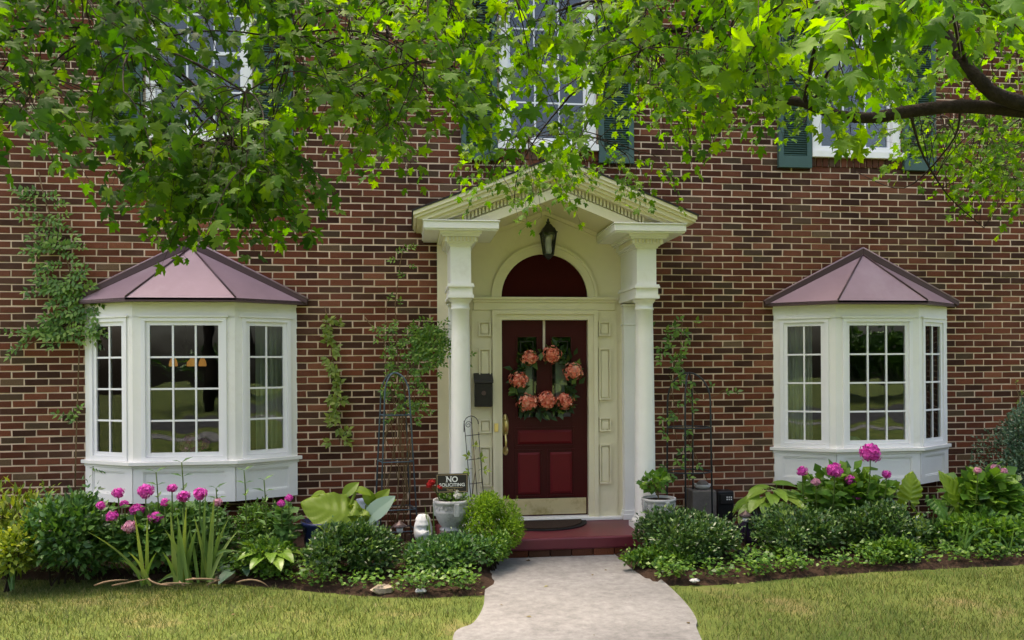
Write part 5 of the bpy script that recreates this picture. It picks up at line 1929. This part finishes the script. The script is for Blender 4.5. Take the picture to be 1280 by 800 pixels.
strap_plant('daylily', 'arching daylily clump at the lawn edge before the blue-green shrub', 1258, 700, -1.50,
            [(1236, 676, 1.3), (1244, 668, .9), (1250, 660, .6), (1262, 676, .7), (1282, 704, 1.8), (1290, 690, 1.4), (1275, 668, .9), (1268, 655, .4), (1300, 680, 1.0)], .0105, M_PHLOX, .06)
strap_plant('iris_plant', 'two narrow upright leaves in front of the white plaster head', 540, 690, -1.12, [(531, 630, .1), (541, 628, .0), (534, 640, .2)], .009, M_IRIS, .03)
strap_plant('iris_plant', 'small tuft of strap leaves at the far corner of the bed by the yellow-green shrub', 14, 716, -1.48, [(4, 688, .4), (10, 682, .2), (18, 684, .3), (-6, 696, .8), (20, 700, .5)], .008, M_PHLOX, .04)

# dried stalks and stones at the lawn edge
dry = thing('dry_stalks', 'tan dried iris rhizomes and stalks lying at the edge of the bed', 'stalks', tuple(P(230, 716, -1.5)))
for (a_, b_, c_) in (((118, 723), (135, 705), (160, 708)), ((140, 724), (158, 715), (185, 706)), ((185, 706), (195, 728), (220, 724)), ((232, 712), (255, 705), (275, 714)), ((275, 714), (262, 718), (258, 730)),
                     ((198, 724), (215, 716), (240, 722)), ((224, 715), (228, 726), (232, 728)), ((296, 722), (320, 702), (336, 735)), ((240, 708), (258, 712), (272, 710))):
    Yd = -1.62
    pts_ = bez(P(*a_, Yd), P(*b_, Yd - .03), P(*c_, Yd - .02), 7)
    pts_ = [Vector((p.x, p.y, .012 + .45 * max(.0, p.z))) for p in pts_]
    MB().tube(pts_, [.006, .007, .008, .008, .007, .006, .004, .002], 6).build('stalk', M_DRY, dry, True)


def rock(label, u, v, r, seed, mat=None):
    c = G(u, v, .0)
    rg = random.Random(seed)
    vs, fs = [], []
    for j in range(7):
        ph = math.pi * j / 6
        for i in range(10):
            a = 2 * math.pi * i / 10
            k = rg.uniform(.82, 1.12)
            vs.append((c.x + r * 1.35 * math.sin(ph) * math.cos(a) * k, c.y + r * math.sin(ph) * math.sin(a) * k, .015 + r * .55 * math.cos(ph) * k))
    for j in range(6):
        for i in range(10):
            fs.append((j * 10 + i, (j + 1) * 10 + i, (j + 1) * 10 + (i + 1) % 10, j * 10 + (i + 1) % 10))
    tag(MB().add(vs, fs).build('stone', mat or M_STONE), label, 'stone', 'stones along the bed edge')


rock('tan stone at the lawn edge below the iris with the brown stalk', 281, 722, .075, 1)
rock('small tan stone lying below the dried iris stalks', 177, 719, .05, 2)
rock('buff stone at the lawn edge in front of the boxwood mound and low shrub', 478, 739, .065, 3)
rock('small grey stone at the lawn edge beside the buff one', 526, 741, .035, 4, M_CAST)
rock('small pale stone at the edge of the lawn by the wide boxwood', 868, 728, .03, 5, M_CAST)

# loose ground cover and fallen leaves at the feet of the shrubs
def cover(label, xs0, xs1, yf, n, mat, leaf, seed, mind=.03, depth=.55, hmax=.10):
    rg = np.random.default_rng(seed)
    x = rg.uniform(xs0, xs1, n)
    d = mind + depth * rg.random(n) ** 1.5
    patch = .5 + .5 * np.sin(x * 5.3 + seed) * np.sin(x * 11.7 + 2 * seed)
    keep = rg.random(n) < .10 + .9 * patch ** 1.6
    x, d = x[keep], d[keep]
    yb_ = np.array([yf(q) for q in x])
    p = np.stack([x, yb_ + d, .015 + np.minimum(d, .25) * .12 + rg.random(len(x)) * hmax * (.4 + .6 * patch[keep])], -1)
    yv = unit(np.stack([rg.normal(size=len(x)), rg.normal(size=len(x)) - .4, rg.uniform(0, .8, len(x))], -1))
    V, F = scatter(ROUND_V, LEAF_F, frames(yv, np.tile([0, -.4, 1.], (len(x), 1)) + rg.normal(size=(len(x), 3)) * .3, leaf * rg.uniform(.6, 1.3, len(x))), p)
    o = link('ground_cover', np_mesh('ground_cover', V, F, mat), None, 'stuff')
    tag(o, label, 'ground cover')


cover('low green creeping plants along the soil edge below the bay with the vine', bl[0].x, .56, yl, 13000, M_COVER, .040, 5, .03, .75, .15)
cover('low green creeping plants along the soil edge under the clipped shrubs', 1.95, br[-1].x, yr, 12000, M_COVER, .040, 6, .04, .6, .13)

# a spill of ivy at the corner of the walk under the wide boxwood
px_bush('ground_ivy', 'bright green ivy trailing onto the walk under the wide boxwood', 'plant', 778, 880, 684, 726, -1.50, 1700, .045, M_COVER, .16, lumps=9, seed=15, jitter=1.0, stems=2)


# ------------------------------------------------------------------ vines
def vine(name, label, paths, fronds, mat, stem_mat=None, rad=.004, seed=0, leaf=.06, pairs=5, Y=-.03, flen=(.14, .30), down=.35, tmpl=None):
    """stems up the wall with fronds of paired leaflets"""
    rg = random.Random(seed)
    first = P(*paths[0][-1], Y)
    t = thing(name, label, 'vine', (first.x, Y, max(first.z, .03)))
    allp = []
    for pth in paths:
        pts_ = [P(u, v, Y - rg.uniform(0, .02)) for u, v in pth]
        MB().tube(pts_, [rad] * len(pts_), 5).build('stem', stem_mat or M_VINESTEM, t, True)
        allp.append(pts_)
    T, D, Nn, S = [], [], [], []
    for (u, v, ang) in fronds:
        p = P(u, v, Y - .02)
        L = rg.uniform(*flen)
        d = Vector((math.cos(ang), rg.uniform(-.5, -.05), math.sin(ang))).normalized()
        side = d.cross(Vector((0, -1, .3))).normalized()
        MB().tube([p, p + d * L * .5 + Vector((0, 0, .01)), p + d * L - Vector((0, 0, L * down * .5))], [.0022, .0018, .001], 4).build('stalk', M_GREENSTEM, t, True)
        for k in range(pairs):
            f = (k + 1) / (pairs + .3)
            q = p + d * L * f - Vector((0, 0, L * down * .5 * f * f))
            for s in (-1, 1):
                dd = d * .55 + side * s + Vector((0, -.15, -.25))
                T.append(q)
                D.append(dd)
                Nn.append(Vector((rg.uniform(-.3, .3), -.8, .6 + rg.uniform(-.3, .3))))
                S.append(leaf * rg.uniform(.7, 1.2))
        T.append(p + d * L - Vector((0, 0, L * down * .5)))
        D.append(d + Vector((0, 0, -.3)))
        Nn.append(Vector((0, -.8, .6)))
        S.append(leaf * 1.1)
    V, F = scatter(tmpl or LEAF_V, LEAF_F, frames(np.array([tuple(x) for x in D]), np.array([tuple(x) for x in Nn]), np.array(S)), np.array([tuple(x) for x in T]))
    link('foliage', np_mesh('foliage', V, F, mat), t, 'stuff')
    return t


rg = random.Random(5)
fr_ = []
stem_l = [(48, 215), (56, 250), (70, 290), (82, 320), (92, 355), (100, 400), (99, 440), (97, 500), (95, 560), (94, 610)]
for k in range(92):
    t = rg.random() ** .7
    v = 232 + t * 190
    u = float(np.interp(v, [p[1] for p in stem_l], [p[0] for p in stem_l])) + rg.uniform(-26, 14) * (.4 + t)
    fr_.append((u, v, rg.choice((math.pi, math.pi, 0.1)) + rg.uniform(-.6, .6)))
for k in range(10):
    fr_.append((30 + k * 7 + rg.uniform(-4, 4), 425 - k * 2 + rg.uniform(-8, 8), math.pi + rg.uniform(-.5, .6)))
for k in range(9):
    fr_.append((104 + rg.uniform(-8, 12), 375 + k * 6, rg.uniform(-1.2, .3)))
fr_ += [(100, 528, 2.6), (84, 530, 1.0), (112, 585, .2), (120, 586, -.1)]
vine('wisteria_vine', 'wisteria vine with paired leaflets climbing the brick beside the bay', [stem_l, [(100, 400), (60, 420), (20, 438)], [(70, 290), (40, 300)]], fr_, M_VINE, seed=6, rad=.0065, leaf=.058, pairs=4, flen=(.13, .24))
rg = random.Random(8)
fr_ = [(414 + rg.uniform(-8, 8) + (v - 395) * .07, v, rg.uniform(0, 6.28)) for v in range(398, 535, 4)] + [(424, 546, .3), (416, 551, 3.3), (431, 541, .8), (430, 548, 5.6)]
vine('virginia_creeper', 'bright creeper hanging in a narrow strip down bare brick between bay and trellis', [[(406, 384), (412, 410), (416, 450), (424, 500), (424, 552)]], fr_, M_CREEPER, seed=9, leaf=.066, pairs=2, flen=(.035, .06), down=.2)
rg = random.Random(12)
fr_ = []
for k in range(150):
    a = rg.gauss(0, 1), rg.gauss(0, 1)
    fr_.append((538 + a[0] * 14, 428 + a[1] * 13, rg.uniform(0, 6.28)))
for k in range(95):
    u = rg.uniform(474, 536)
    fr_.append((u, 400 + rg.random() * 120, rg.uniform(0, 6.28)))
fr_ += [(583, 445, .5), (570, 452, .3), (578, 440, .9), (500, 385, 1.5), (485, 378, 1.2), (548, 462, 5), (492, 316, .5), (503, 318, 1), (508, 332, 0), (498, 326, 3), (512, 312, .7), (505, 350, 2)]
vine('climbing_rose', 'sparse climbing rose arching from the blue trellis toward the white column', [
    [(505, 305), (500, 330), (494, 380), (497, 440), (500, 520), (498, 600), (496, 680)], [(500, 520), (508, 470), (530, 435), (560, 425), (585, 444)], [(497, 600), (490, 540), (484, 480), (480, 420), (484, 372)],
    [(502, 610), (512, 540), (520, 480), (545, 440)], [(500, 560), (505, 500), (512, 450), (525, 405)], [(496, 660), (485, 610), (492, 560), (499, 500)], [(455, 395), (470, 415), (490, 440), (500, 470)], [(510, 640), (507, 590), (515, 540)]] + [[(496 + rg.uniform(-14, 18), 680), (494 + rg.uniform(-18, 22), 610), (497 + rg.uniform(-18, 20), 545), (500 + rg.uniform(-16, 22), 480), (505 + rg.uniform(-22, 34), rg.uniform(400, 440))] for _ in range(10)],
    fr_, M_VINE, M_VINESTEM, .0042, 13, .042, 2, -.34, (.05, .11))
rg = random.Random(15)
fr_ = [(846 + rg.gauss(0, 9) - (v - 420) * .02, v, rg.uniform(0, 6.28)) for v in range(402, 478, 2)] + [(832 + rg.uniform(0, 40), rg.uniform(470, 600), rg.uniform(0, 6.28)) for k in range(26)] + [(900, 490, .2), (912, 492, .5), (893, 488, 2)]
vine('clematis_vine', 'leafy vine bunched over the top of the dark round trellis', [
    [(853, 400), (850, 440), (858, 480), (868, 520), (862, 580), (858, 640)], [(838, 470), (842, 500), (856, 540), (872, 575), (884, 600)], [(858, 480), (880, 500), (900, 492), (915, 488)], [(846, 450), (836, 500), (848, 560)]],
    fr_, M_HYD, M_VINESTEM, .0035, 16, .060, 1, -.33, (.04, .09))
vine('fan_trellis_vine', 'little green vine on the thin scrolled trellis', [[(590, 620), (594, 590), (592, 560)]], [(590, 572, 2.6), (596, 574, .4), (591, 586, 3.3), (598, 588, .2), (594, 562, 1.5)], M_CREEPER, seed=18, leaf=.055, pairs=1, Y=-.79, flen=(.04, .07))
vine('ivy_strand', 'single thin shoot on the brick past the bay near the blue-green shrub', [[(1270, 478), (1274, 500), (1276, 530)]], [(1271, 480, 2), (1273, 492, .4), (1275, 505, 2.7)], M_CREEPER, seed=19, leaf=.04, pairs=1, Y=-.02, flen=(.03, .05))

# ------------------------------------------------------------------ maples
LOWU = [-200, 0, 60, 110, 150, 190, 225, 262, 300, 322, 340, 362, 400, 440, 480, 520, 560, 600, 640, 690, 740, 800, 850, 900, 960, 1000, 1050, 1100, 1150, 1200, 1280, 1500]
LOWV = [240, 242, 236, 205, 210, 232, 285, 298, 312, 285, 235, 200, 212, 222, 232, 240, 212, 205, 215, 225, 215, 190, 185, 178, 180, 178, 180, 195, 225, 255, 285, 290]


def low(u):
    return float(np.interp(u, LOWU, LOWV))


def make_maple(label, trunk_xy, limbs, regions, seed, lmat, n_single=300, r_trunk=.24, htrunk=3.0):
    rg = random.Random(seed)
    rn = np.random.default_rng(seed)
    t = thing('maple_tree', label, 'tree', (trunk_xy[0], trunk_xy[1], -.03))
    tx, ty = trunk_xy
    path = [(tx, ty, -.06), (tx, ty, .12), (tx + .01, ty, .5), (tx - .02, ty + .02, 1.4), (tx, ty + .01, 2.3), (tx, ty, htrunk), (tx + .05, ty, htrunk + 1.6), (tx, ty, htrunk + 3.2)]
    MB().tube(path, [r_trunk * 1.55, r_trunk * 1.25, r_trunk * 1.05, r_trunk, r_trunk * .95, r_trunk * .9, r_trunk * .6, r_trunk * .3], 16).build('trunk', M_BARK, t, True)
    nodes = []
    for pts_, r0, r1 in limbs:
        pts_ = [Vector(p) for p in pts_]
        # smooth the polyline
        sm_ = []
        for i in range(len(pts_) - 1):
            p0 = pts_[max(i - 1, 0)]
            p1, p2 = pts_[i], pts_[i + 1]
            p3 = pts_[min(i + 2, len(pts_) - 1)]
            for k in range(5):
                s = k / 5
                sm_.append(.5 * ((2 * p1) + (p2 - p0) * s + (2 * p0 - 5 * p1 + 4 * p2 - p3) * s * s + (3 * p1 - p0 - 3 * p2 + p3) * s ** 3))
        sm_.append(pts_[-1])
        m = len(sm_)
        rr_ = [(r0 + (r1 - r0) * i / (m - 1)) * rg.uniform(.93, 1.09) for i in range(m)]
        MB().tube(sm_, rr_, 10).build('limb', M_BARK, t, True)
        nodes += [(p, rr_[i]) for i, p in enumerate(sm_)]
    # sprays of leaves hang where the crown is
    sprays = []
    for (u0, u1, v0, v1, Y0, Y1, cnt, leaf, mask) in regions:
        got = tries = 0
        while got < cnt and tries < cnt * 60:
            tries += 1
            u, v, Y = rg.uniform(u0, u1), rg.uniform(v0, v1), rg.uniform(Y0, Y1)
            p = P(u, v, Y)
            d = proj(p)[2]
            if mask and v > low(u) - .30 * FPX / d:
                continue
            if mask and rg.random() < gap(u, v):
                continue
            got += 1
            sprays.append((p, leaf))
    # branches: nearest limb node -> cluster centre -> sprays
    pos = np.array([tuple(s[0]) for s in sprays])
    K = max(4, len(sprays) // 9)
    cen = pos[rn.choice(len(pos), K, replace=False)]
    for _ in range(8):
        lab = np.argmin(((pos[:, None] - cen[None]) ** 2).sum(-1), 1)
        for k in range(K):
            if (lab == k).any():
                cen[k] = pos[lab == k].mean(0)
    br_, tw = MB(), MB()
    npos = np.array([tuple(p) for p, _ in nodes])
    roots = []
    for k in range(K):
        c = Vector(cen[k]) + Vector((0, 0, .10))
        cost = ((npos - np.array(c + Vector((0, 0, .25)))) ** 2).sum(-1)
        j = int(np.argmin(cost))
        a = nodes[j][0]
        if (a - c).length > .12:
            mid = a.lerp(c, .5) + Vector((rg.uniform(-.12, .12), rg.uniform(-.12, .12), .06 + .10 * (a - c).length))
            r0 = min(nodes[j][1] * .5, .007 + .007 * (a - c).length)
            br_.tube(bez(a, mid, c, 7), [r0 + (.0045 - r0) * i / 7 for i in range(8)], 5)
        roots.append(c)
    T, D, Nn, S = [], [], [], []
    for i, (p, leaf) in enumerate(sprays):
        c = roots[lab[i]]
        out = (p - c)
        out.z = 0
        d = (out.normalized() if out.length > .05 else Vector((rg.uniform(-1, 1), rg.uniform(-1, 1), 0))) + Vector((rg.uniform(-.7, .7), rg.uniform(-.7, .7), -.35 + rg.uniform(-.5, .2)))
        d.normalize()
        L = rg.uniform(.24, .44)
        path = bez(p, p + d * L * .5 + Vector((0, 0, .05)), p + d * L - Vector((0, 0, .10)), 6)
        mid = c.lerp(p, .5) + Vector((rg.uniform(-.06, .06), rg.uniform(-.06, .06), .05))
        tw.tube(bez(c, mid, p, 4)[:-1] + path, [.0040, .0038, .0034, .003] + [.0028, .0026, .0024, .0022, .002, .0016, .001], 4)
        sd = d.cross(Vector((0, 0, 1)))
        if sd.length < .1:
            sd = Vector((1, 0, 0))
        sd.normalize()
        for k in range(1, 7):
            for s in (-1, 1):
                if rg.random() < .12:
                    continue
                q = path[k]
                pet = (sd * s * rg.uniform(.5, 1.1) + d * .5 + Vector((0, 0, rg.uniform(-.5, .35)))).normalized() * rg.uniform(.03, .075)
                tw.tube([q, q + pet], [.0011, .0009], 3, False)
                T.append(tuple(q + pet))
                dd = sd * s * rg.uniform(.3, .9) + d * rg.uniform(.2, .8) + Vector((rg.gauss(0, .3), rg.gauss(0, .3), -.55 + rg.gauss(0, .35)))
                D.append(tuple(dd))
                Nn.append((rg.gauss(0, .40), -.45 + rg.gauss(0, .45), .75 + rg.gauss(0, .25)))
                S.append(leaf * rg.uniform(.62, 1.25))
    br_.build('branches', M_BARK, t, True, kind='stuff')
    tw.build('twigs', M_TWIG, t, False, kind='stuff')
    T, S = np.array(T), np.array(S)
    M_ = frames(np.array(D), np.array(Nn), S)
    var = rn.integers(0, len(MAPLE), len(T))
    # the 300 leaves that show largest are objects of their own
    show = []
    for i in range(len(T)):
        u, v, d = proj(T[i])
        if 5 < u < 1275 and 5 < v < 600:
            face = abs(np.dot(unit(M_[i][:, 2]), unit(np.array(CAM) - T[i])))
            show.append((-(S[i] / d) ** 2 * (.2 + face), i))
    show.sort()
    solo = {i for _, i in show[:n_single]}
    meshes = [np_mesh('leaf', v_, f_, lmat) for v_, f_ in MAPLE]
    for i in solo:
        o = link('leaf', meshes[var[i]], t)
        m4 = Matrix([[*M_[i][0], T[i][0]], [*M_[i][1], T[i][1]], [*M_[i][2], T[i][2]], [0, 0, 0, 1]])
        o.matrix_basis = m4
    parts = []
    for k in range(len(MAPLE)):
        idx = [i for i in range(len(T)) if var[i] == k and i not in solo]
        parts.append(scatter(MAPLE[k][0], MAPLE[k][1], M_[idx], T[idx]))
    V, F = join(parts)
    link('crown', np_mesh('crown', V, F, lmat), t, 'stuff')
    return t


def gap(u, v):
    """share of sprays left out where the photograph lets the house show"""
    g = 0.0
    for (a, b, c, d, s) in ((190, 345, -30, 100, .93), (0, 105, 60, 130, .80), (600, 800, 60, 215, .80), (640, 760, -20, 60, .1), (985, 1150, 105, 215, .7), (735, 960, 100, 200, .55), (100, 225, 120, 190, .25), (370, 640, 190, 250, .4), (560, 640, 60, 200, .25), (1010, 1130, 120, 210, .4)):
        if a < u < b and c < v < d:
            g = max(g, s)
    return g


make_maple('maple spreading over the bay with the vine, its trunk outside the view', (-4.1, -4.7), [
    ([(-4.1, -4.7, 2.5), (-3.4, -4.6, 3.9), (-2.4, -4.4, 4.5), (-1.2, -4.1, 4.75), (-.1, -3.8, 4.9), (.7, -3.4, 5.0)], .085, .022),
    ([(-4.1, -4.7, 2.7), (-3.4, -4.1, 4.1), (-2.4, -3.4, 4.7), (-1.0, -2.9, 5.1), (.2, -2.6, 5.3)], .075, .02),
    ([(-2.4, -4.4, 4.5), (-1.9, -4.0, 4.2), (-1.55, -3.85, 3.8), (-1.4, -3.8, 3.35)], .02, .008),
], [
    (-160, 385, -130, 300, -4.9, -3.3, 285, .070, True),
    (222, 335, 170, 275, -4.0, -3.2, 85, .070, True),
], 31, M_MAPLE_SHADED)
make_maple('maple with a thick bare limb crossing in front of the upper window', (5.0, -4.4), [
    ([(5.0, -4.4, 2.3), P(1400, 165, -4.0), P(1330, 142, -3.9), P(1280, 138, -3.85), P(1201, 133, -3.8), P(1138, 139, -3.75), P(1090, 147, -3.7), P(1050, 144, -3.65), P(1006, 129, -3.55), P(956, 115, -3.45), P(918, 70, -3.35), P(880, 20, -3.2), P(830, -30, -3.0)], .050, .018),
    ([P(1330, 142, -3.92), P(1251, 121, -3.93), P(1226, 102, -3.93), P(1210, 83, -3.9), P(1180, 40, -3.8), P(1150, -10, -3.7), P(1090, -90, -3.4)], .042, .022),
    ([(5.0, -4.4, 3.2), P(1250, -120, -3.6), P(1080, -10, -3.3), P(1010, 14, -3.2), P(960, 8, -3.1), P(925, 0, -3.0), P(850, -30, -2.9), P(700, -60, -2.9), P(540, -90, -3.2), P(400, -80, -3.5)], .07, .02),
    ([P(893, 38, -3.26), P(842, 54, -3.1), P(790, 66, -3.0), P(750, 92, -2.85), P(712, 120, -2.6)], .018, .006),
    ([P(880, 20, -3.2), P(845, 38, -3.1), P(812, 28, -3.0), P(785, 12, -3.0), P(735, 2, -2.9), P(660, 30, -2.5)], .02, .006),
    ([P(1138, 141, -3.75), P(1150, 185, -2.9), P(1165, 215, -2.2), P(1190, 250, -1.7), P(1230, 285, -1.4)], .009, .004),
    ([P(1201, 135, -3.8), P(1188, 180, -2.8), P(1130, 235, -1.9), P(1070, 215, -1.5)], .008, .003),
    ([P(330, -75, -3.6), P(345, 10, -3.8), P(400, 60, -3.6), P(455, 120, -3.4)], .016, .006),
    ([P(520, -60, -3.4), P(487, 20, -3.3), P(484, 80, -3.2), P(475, 150, -3.1)], .014, .005),
    ([P(560, -80, -3.2), P(590, 10, -3.2), P(560, 70, -3.1), P(605, 130, -2.9)], .014, .005),
    ([P(712, 120, -2.6), P(672, 170, -2.1), P(648, 215, -1.8), P(642, 260, -1.6)], .007, .003),
], [
    (600, 950, -130, 130, -4.4, -2.6, 190, .072, True),
    (940, 1330, -130, 18, -4.4, -3.2, 100, .076, True),
    (940, 1330, 10, 105, -3.0, -2.0, 90, .068, True),
    (930, 1330, -70, 32, -5.3, -4.5, 48, .090, True),
    (975, 1070, 70, 112, -4.6, -4.1, 6, .085, False),
    (960, 1340, 130, 275, -2.4, -1.1, 150, .058, True),
    (730, 970, 50, 170, -3.0, -1.7, 66, .064, True),
    (600, 700, 150, 235, -2.2, -1.5, 24, .058, False),
    (690, 830, 170, 225, -1.9, -1.3, 17, .056, False),
    (335, 610, -130, 235, -4.4, -2.7, 195, .071, True),
], 47, M_MAPLE)

# trees across the road, mirrored in the window glass
def street_tree(x, y, s, src=None):
    loc = Vector((x, y, -.03))
    if src is not None:
        o = src.copy()
        col.objects.link(o)
        o.location = loc
        o.rotation_euler = (0, 0, x * 1.7)
        o.scale = (s, s, s)
        for ch in src.children:
            c = ch.copy()
            col.objects.link(c)
            c.parent = o
        return o
    t = thing('street_tree', 'leafy shade tree across the road opposite the bay with the phlox', 'tree', (0, 0, 0), 'trees across the road')
    MB().tube([(0, 0, 0), (0, 0, 1.5), (.1, 0, 3.2), (0, .1, 6)], [.3, .25, .2, .08], 10).build('trunk', M_BARK, t, True)
    pts, out = lump_cloud(5000, (0, 0, 5.4), (3.8, 3.8, 3.9), 16, .45, .5, None, 77)
    m = len(pts)
    V, F = scatter(ROUND_V, LEAF_F, frames(out + RNG.normal(size=(m, 3)) * .6, np.tile([0, 0, 1.], (m, 1)) + RNG.normal(size=(m, 3)) * .5, RNG.uniform(.3, .55, m)), pts)
    link('crown', np_mesh('crown', V, F, M_AZALEA), t, 'stuff')
    t.location = loc
    t.scale = (s, s, s)
    return t


src = street_tree(-3.5, -29, 1.15)
for x, y, s, lb in ((4.5, -31, 1.3, 'tall shade tree across the road opposite the front walk'), (11.5, -29, 1.1, 'small shade tree across the road opposite the hydrangea bay'),
                    (19, -32, 1.35, 'biggest shade tree across the road, far along past the hydrangea bay'), (-8.5, -30, 1.2, 'shade tree across the road opposite the wisteria'), (27, -31, 1.2, 'shade tree across the road, second from the far end'), (35, -30, 1.3, 'shade tree across the road at the far end of the row')):
    street_tree(x, y, s, src)['label'] = lb
bush('hedge', 'added unseen green hedge across the road, hiding low sky from the window glass', 'hedge', (13, -37, 1.6), (27, 1.4, 2.4), 16000, .42, M_AZALEA, lumps=160, seed=90, lump_r=.25, stems=0)  # added hedge, out of view; closes the bright sky band mirrored in the panes

# scraps of leaf and bark on the lawn and the walk
nlit = 90
lx_ = RNG.uniform(-3.4, 5.2, nlit)
ly_ = RNG.uniform(-3.4, -1.0, nlit)
on_walk = in_walk(lx_, ly_)
keep_ = on_walk | (RNG.random(nlit) < .35)
lx_, ly_, ow = lx_[keep_], ly_[keep_], on_walk[keep_]
pz = np.where(ow, .004, .012)
keep2 = ow | (ly_ < np.where(lx_ < 1.2, np.interp(lx_, [p.x for p in bl], [p.y for p in bl]), np.interp(lx_, [p.x for p in br], [p.y for p in br])))
lx_, ly_, pz = lx_[keep2], ly_[keep2], pz[keep2]
yv = np.stack([RNG.normal(size=len(lx_)), RNG.normal(size=len(lx_)), np.zeros(len(lx_))], -1)
V, F = scatter(LEAF_V, LEAF_F, frames(yv, np.tile([0, 0, 1.], (len(lx_), 1)) + RNG.normal(size=(len(lx_), 3)) * .15, RNG.uniform(.02, .055, len(lx_))), np.stack([lx_, ly_, pz], -1))
M_LITTER = leafy('dead_leaf', [(0.0, (0.05, 0.035, 0.02)), (0.6, (0.16, 0.12, 0.05)), (1.0, (0.30, 0.28, 0.14))], 0.8, 0.2, 0.2, (1, 1, 1))
tag(link('leaf_litter', np_mesh('leaf_litter', V, F, M_LITTER), None, 'stuff'), 'scattered dry leaf scraps on the walk and the grass', 'leaf litter')
